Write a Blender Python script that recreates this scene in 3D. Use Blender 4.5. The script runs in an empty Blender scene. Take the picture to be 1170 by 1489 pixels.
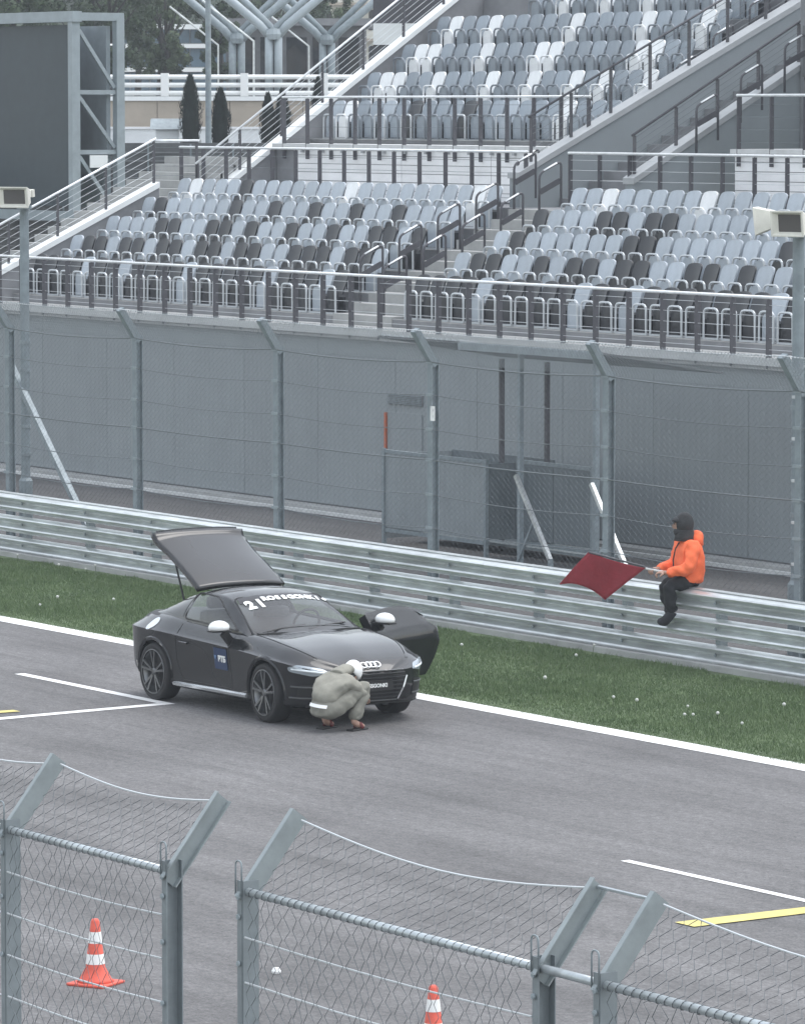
import bpy, bmesh, math, random
import numpy as np
from mathutils import Vector, Matrix
from mathutils.bvhtree import BVHTree
random.seed(7); rng = np.random.default_rng(11)
R = math.radians
scene = bpy.context.scene
COL = scene.collection
# ------------------------------------------------------------------ camera, world, sun, exposure
cam_data = bpy.data.cameras.new('camera')
cam = bpy.data.objects.new('camera', cam_data); COL.objects.link(cam)
cam.location = (50.0, 0.0, 6.9)
cam.rotation_euler = (R(90 - 4.6913), 0, R(57.5))
cam_data.sensor_fit = 'HORIZONTAL'; cam_data.sensor_width = 36.0
cam_data.lens = 36.0 * 7207.9 / 1170.0
cam_data.clip_start = 0.5; cam_data.clip_end = 3000
scene.camera = cam

world = bpy.data.worlds.new('World'); scene.world = world; world.use_nodes = True
wn = world.node_tree; bgn = wn.nodes['Background']
sky = wn.nodes.new('ShaderNodeTexSky'); sky.sky_type = 'NISHITA'; sky.sun_disc = False
SUN_EL, SUN_AZ = 70.0, 15.0
sky.sun_elevation = R(SUN_EL); sky.sun_rotation = R(SUN_AZ)
sky.air_density = 1.6; sky.dust_density = 2.0; sky.ozone_density = 1.0
hs = wn.nodes.new('ShaderNodeHueSaturation'); hs.inputs['Saturation'].default_value = .34     # thin cloud: the blue is washed out
wn.links.new(sky.outputs['Color'], hs.inputs['Color']); wn.links.new(hs.outputs['Color'], bgn.inputs['Color']); bgn.inputs['Strength'].default_value = 0.15
sun_d = bpy.data.lights.new('sun', 'SUN'); sun_d.energy = 0.5; sun_d.angle = R(40); sun_d.color = (1, .985, .96)
sun = bpy.data.objects.new('sun', sun_d); COL.objects.link(sun)
# sky sun_rotation 0 = +Y, increasing clockwise
sd = Vector((math.sin(R(SUN_AZ)) * math.cos(R(SUN_EL)), math.cos(R(SUN_AZ)) * math.cos(R(SUN_EL)), math.sin(R(SUN_EL))))
sun.rotation_euler = sd.to_track_quat('Z', 'Y').to_euler()
sun.location = (0, 0, 60)
VEIL_DENSITY = 0.00055
vs = scene.view_settings
vs.view_transform = 'Standard'; vs.look = 'None'; vs.exposure = 1.22; vs.gamma = 1.0

# ------------------------------------------------------------------ helpers
def mat(name, col, rough=.6, metal=0., noise=0., nscale=8., stretch=(1, 1, 1), bump=0., bscale=None, coat=0., col2=None, spec=.5, detail=4., coords='Object', sheen=0., vary=0.):
    m = bpy.data.materials.new(name); m.use_nodes = True
    nt = m.node_tree; b = nt.nodes['Principled BSDF']
    b.inputs['Roughness'].default_value = rough; b.inputs['Metallic'].default_value = metal
    b.inputs['Specular IOR Level'].default_value = spec
    b.inputs['Coat Weight'].default_value = coat; b.inputs['Coat Roughness'].default_value = .03
    b.inputs['Base Color'].default_value = (*col, 1)
    if noise > 0 or bump > 0 or col2:
        tc = nt.nodes.new('ShaderNodeTexCoord'); mp = nt.nodes.new('ShaderNodeMapping')
        mp.inputs['Scale'].default_value = stretch
        nt.links.new(tc.outputs[coords], mp.inputs['Vector'])
        nz = nt.nodes.new('ShaderNodeTexNoise'); nz.inputs['Scale'].default_value = nscale; nz.inputs['Detail'].default_value = detail
        nz.inputs['Roughness'].default_value = .65
        nt.links.new(mp.outputs['Vector'], nz.inputs['Vector'])
        if noise > 0 or col2:
            cr = nt.nodes.new('ShaderNodeValToRGB')
            c2 = col2 if col2 else tuple(min(1, c * (1 + noise)) for c in col)
            c1 = tuple(c * (1 - noise) for c in col) if not col2 else col
            cr.color_ramp.elements[0].color = (*c1, 1); cr.color_ramp.elements[0].position = .32
            cr.color_ramp.elements[1].color = (*c2, 1); cr.color_ramp.elements[1].position = .68
            nt.links.new(nz.outputs['Fac'], cr.inputs['Fac']); nt.links.new(cr.outputs['Color'], b.inputs['Base Color'])
        if bump > 0:
            bp = nt.nodes.new('ShaderNodeBump'); bp.inputs['Strength'].default_value = bump; bp.inputs['Distance'].default_value = .02
            if bscale:
                n2 = nt.nodes.new('ShaderNodeTexNoise'); n2.inputs['Scale'].default_value = bscale; n2.inputs['Detail'].default_value = 3
                nt.links.new(mp.outputs['Vector'], n2.inputs['Vector']); nt.links.new(n2.outputs['Fac'], bp.inputs['Height'])
            else: nt.links.new(nz.outputs['Fac'], bp.inputs['Height'])
            nt.links.new(bp.outputs['Normal'], b.inputs['Normal'])
    if vary > 0:        # each copy a little lighter or darker than the next
        oi = nt.nodes.new('ShaderNodeObjectInfo'); mr = nt.nodes.new('ShaderNodeMapRange'); mr.inputs['To Min'].default_value = 1 - vary; mr.inputs['To Max'].default_value = 1 + vary
        nt.links.new(oi.outputs['Random'], mr.inputs['Value']); hv_ = nt.nodes.new('ShaderNodeHueSaturation'); nt.links.new(mr.outputs['Result'], hv_.inputs['Value'])
        src = b.inputs['Base Color'].links[0].from_socket if b.inputs['Base Color'].links else None
        if src: nt.links.new(src, hv_.inputs['Color'])
        else: hv_.inputs['Color'].default_value = (*col, 1)
        nt.links.new(hv_.outputs['Color'], b.inputs['Base Color'])
    return m

class MB:
    def __init__(s): s.v = []; s.f = []
    def add(s, vs, fs):
        o = len(s.v); s.v += [tuple(p) for p in vs]; s.f += [tuple(i + o for i in q) for q in fs]; return s
    def box(s, x0, x1, y0, y1, z0, z1):
        return s.add([(x, y, z) for z in (z0, z1) for x, y in ((x0, y0), (x1, y0), (x1, y1), (x0, y1))],
                     [(3, 2, 1, 0), (4, 5, 6, 7), (0, 1, 5, 4), (1, 2, 6, 5), (2, 3, 7, 6), (3, 0, 4, 7)])
    def tube(s, path, r, n=6, cap=True, rs=None):
        P = [Vector(p) for p in path]; k = len(P); rings = []
        up = None
        for i in range(k):
            t = (P[min(i + 1, k - 1)] - P[max(i - 1, 0)]).normalized()
            if up is None:
                up = Vector((0, 0, 1)) if abs(t.z) < .9 else Vector((1, 0, 0))
            a = (up - t * up.dot(t)).normalized(); b = t.cross(a); up = a
            rr = rs[i] if rs else r
            rings.append([P[i] + a * math.cos(2 * math.pi * j / n) * rr + b * math.sin(2 * math.pi * j / n) * rr for j in range(n)])
        vs = [p for q in rings for p in q]
        fs = [(i * n + j, i * n + (j + 1) % n, (i + 1) * n + (j + 1) % n, (i + 1) * n + j) for i in range(k - 1) for j in range(n)]
        if cap: fs += [tuple(range(n - 1, -1, -1)), tuple((k - 1) * n + j for j in range(n))]
        return s.add(vs, fs)
    def bar(s, a, b, w, h, up=(0, 0, 1)):
        a = Vector(a); b = Vector(b); t = (b - a).normalized(); u = Vector(up)
        if abs(t.dot(u)) > .98: u = Vector((0, 1, 0))
        sd_ = t.cross(u).normalized(); u2 = sd_.cross(t)
        c = [(-w / 2, -h / 2), (w / 2, -h / 2), (w / 2, h / 2), (-w / 2, h / 2)]
        vs = [p + sd_ * x + u2 * z for p in (a, b) for x, z in c]
        return s.add(vs, [(0, 3, 2, 1), (4, 5, 6, 7), (0, 1, 5, 4), (1, 2, 6, 5), (2, 3, 7, 6), (3, 0, 4, 7)])
    def extrude_x(s, prof, x0, x1, closed=True):      # prof list of (y,z)
        n = len(prof)
        vs = [(x, y, z) for x in (x0, x1) for y, z in prof]
        m = n if closed else n - 1
        fs = [(i, (i + 1) % n, n + (i + 1) % n, n + i) for i in range(m)]
        if closed: fs += [tuple(range(n - 1, -1, -1)), tuple(range(n, 2 * n))]
        return s.add(vs, fs)
    def grid(s, fn, nu, nv):
        vs = [fn(i / nu, j / nv) for i in range(nu + 1) for j in range(nv + 1)]
        fs = [(i * (nv + 1) + j, (i + 1) * (nv + 1) + j, (i + 1) * (nv + 1) + j + 1, i * (nv + 1) + j + 1) for i in range(nu) for j in range(nv)]
        return s.add(vs, fs)
    def lathe(s, prof, n=16, c=(0, 0, 0), axis='z', cap=True):
        vs = []
        for r_, h in prof:
            for j in range(n):
                a = 2 * math.pi * j / n; p = (r_ * math.cos(a), r_ * math.sin(a), h)
                if axis == 'y': p = (p[0], p[2], p[1])
                if axis == 'x': p = (p[2], p[0], p[1])
                vs.append((p[0] + c[0], p[1] + c[1], p[2] + c[2]))
        k = len(prof)
        fs = [(i * n + j, i * n + (j + 1) % n, (i + 1) * n + (j + 1) % n, (i + 1) * n + j) for i in range(k - 1) for j in range(n)]
        if cap: fs += [tuple(range(n - 1, -1, -1)), tuple((k - 1) * n + j for j in range(n))]
        return s.add(vs, fs)
    def data(s, name, m, smooth=False):
        me = bpy.data.meshes.new(name); me.from_pydata([tuple(p) for p in s.v], [], s.f); me.update()
        bm = bmesh.new(); bm.from_mesh(me); bmesh.ops.recalc_face_normals(bm, faces=bm.faces); bm.to_mesh(me); bm.free()
        if m: me.materials.append(m)
        if smooth:
            for p in me.polygons: p.use_smooth = True
        return me
    def build(s, name, m, parent=None, smooth=False, bevel=0):
        return link(name, s.data(name, m, smooth), parent, bevel=bevel)

def link(name, me, parent=None, loc=None, bevel=0):
    o = bpy.data.objects.new(name, me); COL.objects.link(o)
    if parent is not None: o.parent = parent
    if loc is not None: o.location = loc
    if bevel:
        b = o.modifiers.new('bevel', 'BEVEL'); b.width = bevel; b.segments = 2; b.limit_method = 'ANGLE'
    return o
def tag(o, label, cat, group=None):
    o['label'] = label; o['category'] = cat
    if group: o['group'] = group
    return o
def thing(name, label, cat, loc=(0, 0, 0), rz=0, group=None):
    o = bpy.data.objects.new(name, None); COL.objects.link(o); o.location = loc; o.rotation_euler = (0, 0, rz)
    o.empty_display_size = .3
    return tag(o, label, cat, group)
def struct(o): o['kind'] = 'structure'; return o
def stuff(o): o['kind'] = 'stuff'; return o
def copy_tree(o, parent=None):
    c = o.copy(); COL.objects.link(c); c.parent = parent
    for ch in o.children: copy_tree(ch, c)
    return c
def seg_smooth(me, ang=40):
    for p in me.polygons: p.use_smooth = True
    try: me.set_sharp_from_angle(angle=R(ang))
    except Exception: pass
def bezier_round(pts, r, n=4):
    """round the corners of a 3-D polyline"""
    P = [Vector(p) for p in pts]; out = [P[0]]
    for i in range(1, len(P) - 1):
        a = (P[i - 1] - P[i]); b = (P[i + 1] - P[i]); rr = min(r, a.length * .49, b.length * .49)
        p0 = P[i] + a.normalized() * rr; p2 = P[i] + b.normalized() * rr
        for k in range(n + 1):
            t = k / n; out.append(p0 * (1 - t) ** 2 + P[i] * 2 * t * (1 - t) + p2 * t * t)
    out.append(P[-1]); return out

# ------------------------------------------------------------------ materials
M = {}
M['galv'] = mat('galvanised_steel', (.60, .63, .635), .36, .62, noise=.22, nscale=3, stretch=(.5, 1, 2), detail=8, vary=.07)
M['galv_dull'] = mat('weathered_galvanised', (.25, .29, .31), .6, .25, noise=.2, nscale=5, detail=6)
M['post_paint'] = mat('grey_post_paint', (.21, .25, .27), .55, .1, noise=.15, nscale=6)
M['rail_post'] = mat('dark_grey_post_paint', (.075, .075, .085), .6, noise=.15, nscale=4)
M['bright_tube'] = mat('bright_steel_tube', (.80, .82, .83), .35, .1, noise=.1, nscale=6)
M['wire'] = mat('fence_wire', (.13, .15, .16), .6, .2)
M['wire_near'] = mat('fence_wire_dark', (.10, .115, .125), .55, .3)
M['cable'] = mat('steel_cable', (.15, .17, .18), .5, .3)
M['cable_bright'] = mat('bright_steel_cable', (.6, .63, .65), .4, .4)
M['concrete'] = mat('concrete', (.33, .335, .33), .85, noise=.16, nscale=2.2, bump=.15, detail=8)
M['concrete_pale'] = mat('pale_concrete', (.58, .59, .59), .8, noise=.1, nscale=3, detail=8)
M['concrete_dark'] = mat('dark_concrete', (.12, .125, .13), .85, noise=.25, nscale=2, detail=8)
M['concrete_mid'] = mat('grey_concrete', (.21, .215, .225), .85, noise=.18, nscale=1.6, detail=8)
M['wall_grey'] = mat('grey_cladding', (.235, .262, .275), .6, noise=.055, nscale=1.3, stretch=(1, 1, .6), detail=9, vary=.02)
M['stringer_white'] = mat('white_stringer_paint', (.78, .80, .80), .5, noise=.06, nscale=2)
M['stringer_grey'] = mat('grey_stringer', (.36, .375, .385), .6, noise=.08, nscale=2)
M['board_white'] = mat('off_white_board', (.84, .845, .85), .55, vary=.04, noise=.09, nscale=1.4, stretch=(1, 1, 3), detail=8)
M['seat_light'] = mat('light_grey_seat_plastic', (.37, .415, .46), .42, noise=.10, nscale=5, vary=.10)
M['seat_white'] = mat('white_seat_plastic', (.74, .76, .77), .42, noise=.08, nscale=5, vary=.06)
M['seat_dark'] = mat('dark_seat_plastic', (.018, .020, .025), .42, noise=.2, nscale=5, vary=.25)
M['seat_upper'] = mat('blue_grey_seat_plastic', (.245, .285, .325), .42, noise=.10, nscale=5, vary=.14)
M['seat_frame'] = mat('seat_frame_grey', (.52, .55, .57), .45, .2)
M['seat_frame_dark'] = mat('seat_frame_mid_grey', (.20, .225, .25), .5, .1)
M['rubber'] = mat('tyre_rubber', (.012, .012, .013), .75)
M['black_plastic'] = mat('black_plastic', (.01, .01, .011), .5)
M['paint'] = mat('black_car_paint', (.0025, .0035, .005), .55, 0, coat=1., spec=.15)
M['paint'].node_tree.nodes['Principled BSDF'].inputs['Coat IOR'].default_value = 1.5
M['glass_dark'] = mat('tinted_glass', (.008, .010, .012), .04, spec=.6)
M['alloy'] = mat('alloy_rim', (.17, .175, .18), .35, .8)
M['chrome'] = mat('satin_silver', (.72, .74, .75), .25, .8)
M['white_paint'] = mat('white_paint', (.80, .81, .80), .35)
M['lamp_glass'] = mat('headlamp_glass', (.32, .36, .39), .12, .3, spec=.8)
M['orange'] = mat('orange_hivis_fabric', (.95, .17, .06), .75, noise=.10, nscale=9, bump=.35, bscale=7)
M['black_cloth'] = mat('black_cloth', (.012, .013, .016), .85, noise=.3, nscale=12, bump=.3)
M['charcoal_cloth'] = mat('charcoal_cloth', (.035, .036, .038), .9, noise=.25, nscale=14, bump=.3)
M['sage_cloth'] = mat('sage_green_cloth', (.25, .245, .21), .9, noise=.12, nscale=7, bump=.45, bscale=8)
M['sage_cloth2'] = mat('sage_green_trouser_cloth', (.21, .207, .178), .9, noise=.14, nscale=6, bump=.45, bscale=8)
M['skin'] = mat('skin', (.42, .26, .20), .55)
M['white_cloth'] = mat('white_cloth', (.78, .79, .79), .8)
M['red_leather'] = mat('dark_red_sandal', (.13, .02, .02), .6)
M['flag_red'] = mat('red_flag_cloth', (.29, .030, .045), .8, noise=.10, nscale=14, bump=.3, bscale=26)
M['cone_red'] = mat('orange_red_rubber', (.62, .10, .065), .6, noise=.14, nscale=10)
M['paint_line'] = mat('white_road_paint', (.74, .74, .73), .7, noise=.14, nscale=3.5, detail=10)
M['paint_yellow'] = mat('yellow_road_paint', (.58, .50, .17), .7, noise=.18, nscale=3, detail=8)
M['foliage_cypress'] = mat('cypress_foliage', (.010, .018, .013), .85, noise=.5, nscale=7)
M['sticker_blue'] = mat('blue_sticker', (.014, .035, .095), .4)
M['orange_frame'] = mat('orange_frame_paint', (.42, .10, .04), .5)
M['cream'] = mat('cream_plastic', (.70, .69, .62), .5, noise=.08, nscale=5)
# ================================================================== SETTING
def sheet(name, x0, x1, y0, y1, z, m, nx=1, ny=1):
    return struct(MB().grid(lambda u, v: (x0 + (x1 - x0) * u, y0 + (y1 - y0) * v, z), nx, ny).build(name, m))

def asphalt_mat(name, base, dark, sc):
    m = bpy.data.materials.new(name); m.use_nodes = True; nt = m.node_tree; b = nt.nodes['Principled BSDF']
    b.inputs['Roughness'].default_value = .82; b.inputs['Specular IOR Level'].default_value = .4
    tc = nt.nodes.new('ShaderNodeTexCoord')
    def noise(scale, stretch, detail=5, rough=.6):
        mp = nt.nodes.new('ShaderNodeMapping'); mp.inputs['Scale'].default_value = stretch
        nt.links.new(tc.outputs['Object'], mp.inputs['Vector'])
        n = nt.nodes.new('ShaderNodeTexNoise'); n.inputs['Scale'].default_value = scale; n.inputs['Detail'].default_value = detail
        n.inputs['Roughness'].default_value = rough
        nt.links.new(mp.outputs['Vector'], n.inputs['Vector']); return n.outputs['Fac']
    def ramp(f, p0, p1, c0, c1):
        r = nt.nodes.new('ShaderNodeValToRGB'); r.color_ramp.elements[0].position = p0; r.color_ramp.elements[1].position = p1
        r.color_ramp.elements[0].color = (c0, c0, c0, 1); r.color_ramp.elements[1].color = (c1, c1, c1, 1)
        nt.links.new(f, r.inputs['Fac']); return r.outputs['Color']
    def mul(a, bb):
        x = nt.nodes.new('ShaderNodeMix'); x.data_type = 'RGBA'; x.blend_type = 'MULTIPLY'; x.inputs['Factor'].default_value = 1
        nt.links.new(a, x.inputs['A']); nt.links.new(bb, x.inputs['B']); return x.outputs['Result']
    c = nt.nodes.new('ShaderNodeRGB'); c.outputs[0].default_value = (*base, 1)
    col = mul(c.outputs[0], ramp(noise(.55, (.7, 1, 1)), .3, .7, .74, 1.16))
    col = mul(col, ramp(noise(38, (1, 1, 1), 3, .8), .3, .7, .52, 1.5))
    col = mul(col, ramp(noise(11, (.9, 1.1, 1), 5, .75), .34, .66, .70, 1.28))           # aggregate grain
    col = mul(col, ramp(noise(.9, (.09, 1.1, 1), 4), .38, .62, dark, 1.06))          # rubber laid along the track
    col = mul(col, ramp(noise(2.6, (.05, 1.3, 1), 3), .36, .55, .86, 1.02))
    col = mul(col, ramp(noise(7, (1, 1, 1), 6, .75), .62, .74, 1, 1.18))             # scuffed pale flecks
    col = mul(col, ramp(noise(1.15, (.045, .8, 1), 2, .4), .485, .50, 1, .80)) if dark < .84 else col   # single tyre marks
    col = mul(col, ramp(noise(.8, (.06, 1.0, 1), 1, .4), .515, .525, .84, 1)) if dark < .84 else col
    nt.links.new(col, b.inputs['Base Color'])
    bp = nt.nodes.new('ShaderNodeBump'); bp.inputs['Strength'].default_value = .5; bp.inputs['Distance'].default_value = .006
    nt.links.new(noise(60, (1, 1, 1), 2), bp.inputs['Height']); nt.links.new(bp.outputs['Normal'], b.inputs['Normal'])
    return m
M['asphalt'] = asphalt_mat('track_asphalt', (.136, .133, .134), .86, 1)
M['asphalt_dark'] = asphalt_mat('service_asphalt', (.085, .083, .083), .85, 1)
M['ground'] = mat('far_ground', (.07, .085, .055), .95, noise=.3, nscale=.2)
M['soil'] = mat('grass_soil', (.082, .118, .054), .95, noise=.4, nscale=1.2, detail=8)

sheet('ground', -900, 900, -900, 900, -.06, M['ground'])
sheet('race_track', -200, 120, 6, 31.10, 0, M['asphalt'], 8, 4)
sheet('grass_verge', -200, 120, 31.26, 35.62, 0.0, M['soil'])
sheet('edge_line', -200, 120, 30.98, 31.31, .005, M['paint_line'])
sheet('service_road', -200, 120, 35.60, 44.2, .004, M['asphalt_dark'])
struct(MB().box(-120, 60, 35.56, 36.15, -.05, .07).build('barrier_footing', M['concrete']))

def painted(name, pts, m, z=.005):
    return struct(MB().add([(x, y, z) for x, y in pts], [tuple(range(len(pts)))]).build(name, m))
painted('grid_slot_line', [(-3.08, 28.22), (.42, 28.22), (.42, 28.36), (-3.08, 28.36)], M['paint_line'])
painted('grid_slot_front', [(.42, 28.36), (.44, 28.24), (.70, 25.4), (.88, 25.4), (.60, 28.36)], M['paint_line'])
painted('grid_slot_tick', [(.05, 25.2), (.28, 25.2), (.30, 26.50), (.12, 26.50)], M['paint_yellow'], .009)
painted('grid_slot_line', [(13.15, 25.84), (24, 25.84), (24, 25.94), (13.15, 25.94)], M['paint_line'])
painted('grid_slot_front', [(16.22, 24.25), (16.5, 24.25), (16.36, 27.4), (16.12, 27.4)], M['paint_yellow'], .009)

# ---- grass blades (uncountable)
def grass():
    n = 340000
    x = rng.uniform(-24, 16, n); y = 31.20 + 4.36 * rng.uniform(0, 1, n)
    patch = np.sin(x * 1.7 + 2 * np.sin(y * 1.3)) * .5 + np.sin(x * .6 - y * 2.1) * .5
    edge = np.clip((y - 31.2) / .5, .35, 1) * np.clip((35.8 - y) / .22, .6, 1)
    h = (rng.gamma(4, .0055, n) + .018) * (1 + .35 * patch) * edge
    keep = (y < 35.42 + .10 * np.sin(x * 2.3) + .06 * np.sin(x * 7.1)) & (y > 31.27 + .02 * np.sin(x * 5.) + .03 * np.sin(x * 1.3) + rng.normal(0, .02, n))
    x, y, h = x[keep], y[keep], h[keep]; n = len(x)
    a = rng.uniform(0, 2 * math.pi, n); w = rng.uniform(.003, .007, n)
    lx = rng.normal(0, .35, n) * h; ly = rng.normal(0, .35, n) * h
    V = np.zeros((n, 3, 3))
    V[:, 0] = np.stack([x - w * np.cos(a), y - w * np.sin(a), 0 * x], 1)
    V[:, 1] = np.stack([x + w * np.cos(a), y + w * np.sin(a), 0 * x], 1)
    V[:, 2] = np.stack([x + lx, y + ly, h], 1)
    me = bpy.data.meshes.new('grass'); me.vertices.add(3 * n); me.loops.add(3 * n); me.polygons.add(n)
    me.vertices.foreach_set('co', V.reshape(-1)); me.loops.foreach_set('vertex_index', np.arange(3 * n, dtype=np.int32))
    me.polygons.foreach_set('loop_start', np.arange(0, 3 * n, 3, dtype=np.int32)); me.update(calc_edges=True)
    g = mat('grass_blades', (.080, .128, .054), .8, col2=(.128, .182, .082), nscale=1.1, detail=9)
    me.materials.append(g)
    o = link('grass', me); stuff(o)
    tag(o, 'short green grass verge between white edge line and steel barrier', 'grass')
grass()

# ---- dandelion clocks
M['seed_white'] = mat('seed_white', (.52, .53, .50), .9)
head_me = MB().lathe([(.003, -.02), (.014, -.014), (.020, 0), (.014, .014), (.003, .02)], 8).data('seed_head', M['seed_white'], True)
D_SPOTS = [(-15.99, 35.15), (-14.06, 34.84), (-13.72, 35.1), (-13.82, 35.3), (-8.4, 32.54), (-10.0, 32.59), (-9.22, 31.92),
           (-1.13, 33.45), (5.02, 32.46), (5.25, 32.25), (5.45, 32.22), (5.80, 32.31), (6.49, 32.10), (5.71, 33.31),
           (-.3, 34.62), (-.68, 35.1), (3.89, 32.22), (4.34, 32.22), (1.41, 32.95), ]
for i, (x, y) in enumerate(D_SPOTS):
    h = random.uniform(.10, .20) if i not in (4, 7) else .24
    t = thing('dandelion', 'white dandelion seed head standing in the green verge', 'flower', (x, y, 0), 0, 'dandelion clocks in the verge')
    l = (random.uniform(-.03, .03), random.uniform(-.03, .03))
    MB().tube([(0, 0, 0), (l[0] * .4, l[1] * .4, h * .6), (l[0], l[1], h)], .004, 4).build('stem', M['soil'], t)
    hd = link('seed_head', head_me, t, (l[0], l[1], h)); s_ = random.uniform(.8, 1.25); hd.scale = (s_, s_, s_ * .9)

# ================================================================== GUARDRAIL
def guardrail():
    g = thing('guardrail', 'galvanised triple corrugated steel crash barrier beside the grass verge', 'barrier', (0, 35.80, 0))
    W = [(0, .312), (-.020, .309), (-.105, .282), (-.120, .262), (-.114, .236), (-.055, .200), (-.012, .184), (-.002, .168), (-.014, .152), (-.105, .112),
         (-.120, .088), (-.112, .062), (-.050, .030), (-.008, .014), (0, 0)]
    W = [(y, z * .85) for y, z in W]
    th = .005
    for k in range(3):
        z0 = .025 + k * .322
        meshes = []
        for q in range(2):
            o_ = -.004 * q
            prof = [(y + o_, z + z0) for y, z in W] + [(y + th + o_, z + z0) for y, z in reversed(W)]
            me = MB().extrude_x(prof, -.02, 4.12).data('beam', M['galv']); meshes.append(me)
        for i in range(18):
            link('beam', meshes[i % 2], g, (-48 + i * 4.0, 0, 0))
    cap = MB().extrude_x([(-.01, .940), (-.012, .950), (.12, .950), (.12, .940)], -2, 2).data('cap_strip', M['galv'])
    for i in range(18): link('cap_strip', cap, g, (-46 + i * 4.0, 0, 0))
    pm = MB().box(-.05, .05, .01, .12, -.05, .938).data('post', M['galv_dull'])
    bolt = MB().lathe([(.0, -.02), (.02, -.018), (.02, 0)], 8, (0, -.022, 0), 'y').data('bolt', M['galv_dull'])
    for i in range(36):
        p = link('post', pm, g, (-47 + i * 2.0, 0, 0))
        for k in range(3): link('bolt', bolt, p, (0, 0, .165 + k * .322))
guardrail()

# ================================================================== CHAIN LINK helper
def chain_link(mb, x0, x1, frame, length, pitch, period, wire, nsides=3, amp=.46):
    """zig-zag wires; frame(x, s) -> 3-D point for coordinate along the fence and distance up the sheet"""
    n = int(round((x1 - x0) / pitch)); m = int(round(length / (period / 2)))
    for i in range(n):
        pts = []
        for j in range(m + 1):
            xx = x0 + (i + .5 + amp * (1 if (i + j) % 2 else -1)) * pitch
            if xx > x1: xx = x1
            s_ = length * j / m
            pts.append(frame(xx + random.uniform(-.06, .06) * pitch, s_ + (random.uniform(-.05, .05) * period if 0 < j < m else 0)))
        mb.tube(pts, wire, nsides, cap=False)

# ================================================================== FAR CATCH FENCE
def ibeam(mb, z0, z1, w=.10, t=.012):
    mb.box(-w / 2, w / 2, -w / 2, -w / 2 + t, z0, z1); mb.box(-w / 2, w / 2, w / 2 - t, w / 2, z0, z1); mb.box(-t / 2, t / 2, -w / 2 + t, w / 2 - t, z0, z1)
FF_Y = 36.6; ZB = 3.42; ARM = (-.30, .44)
FF_X = [-35.3, -31.2, -27.1, -23.0, -18.92, -14.85, -10.75, -6.67, -2.49, 1.62, 5.75, 9.9]
def far_fence():
    f = thing('catch_fence', 'tall grey mesh catch fence with bent posts behind the steel barrier', 'fence', (0, FF_Y, 0))
    post = MB(); ibeam(post, -.05, ZB + .04, .115)
    post.bar((0, .02, ZB - .05), (0, ARM[0], ZB + ARM[1]), .10, .11, (1, 0, 0))
    pme = post.data('post', M['post_paint'])
    foot = MB().box(-.14, .14, -.14, .14, -.02, .025).data('base_plate', M['galv_dull'])
    clampm = MB().box(-.085, .085, -.075, -.060, -.02, .02).data('cable_clamp', M['galv_dull'])
    CZ = [1.15, 1.61, 2.08, 2.50, 2.97, ZB]
    for x in FF_X:
        p = link('post', pme, f, (x, 0, 0)); link('base_plate', foot, p)
        for z in CZ: link('cable_clamp', clampm, p, (0, 0, z))
    for k, z in enumerate(CZ):
        mb = MB(); pts = []
        for a, b in zip(FF_X[:-1], FF_X[1:]):
            for q in range(6):
                u = q / 6; pts.append((a + (b - a) * u, -.066, z - .05 * math.sin(math.pi * u) * (1 if k != 2 else .4)))
        pts.append((FF_X[-1], -.066, z))
        mb.tube(pts, .011 if k in (2, 5) else .0065, 5); mb.build('cable', M['cable'], f)
    pts = []
    for a, b in zip(FF_X[:-1], FF_X[1:]):
        for q in range(6): u = q / 6; pts.append((a + (b - a) * u, ARM[0], ZB + ARM[1] - .04 * math.sin(math.pi * u)))
    MB().tube(pts, .007, 5).build('cable', M['cable_bright'], f)
    L2 = math.hypot(*ARM)
    def fr(x, s):
        if s <= ZB - .85: return (x, -.075 + .008 * math.sin(x * 9 + s * 7), .85 + s)
        u = (s - (ZB - .85)) / L2; return (x, -.075 + (ARM[0] + .06) * u, ZB + ARM[1] * u)
    for a, b in zip(FF_X[2:-1], FF_X[3:]):
        mb = MB(); chain_link(mb, a + .06, b - .06, fr, ZB - .85 + L2, .062, .085, .0021)
        mb.build('mesh_panel', M['wire'], f)
        mb = MB(); chain_link(mb, a + .03, b - .03, lambda x, s: (x, -.082 + (ARM[0] + .05) * s / L2, ZB + ARM[1] * s / L2), L2, .034, .05, .0036)
        mb.build('overhang_mesh', M['wire_top'], f)
M['wire_top'] = mat('overhang_wire', (.22, .25, .265), .6, .2)
far_fence()

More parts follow.
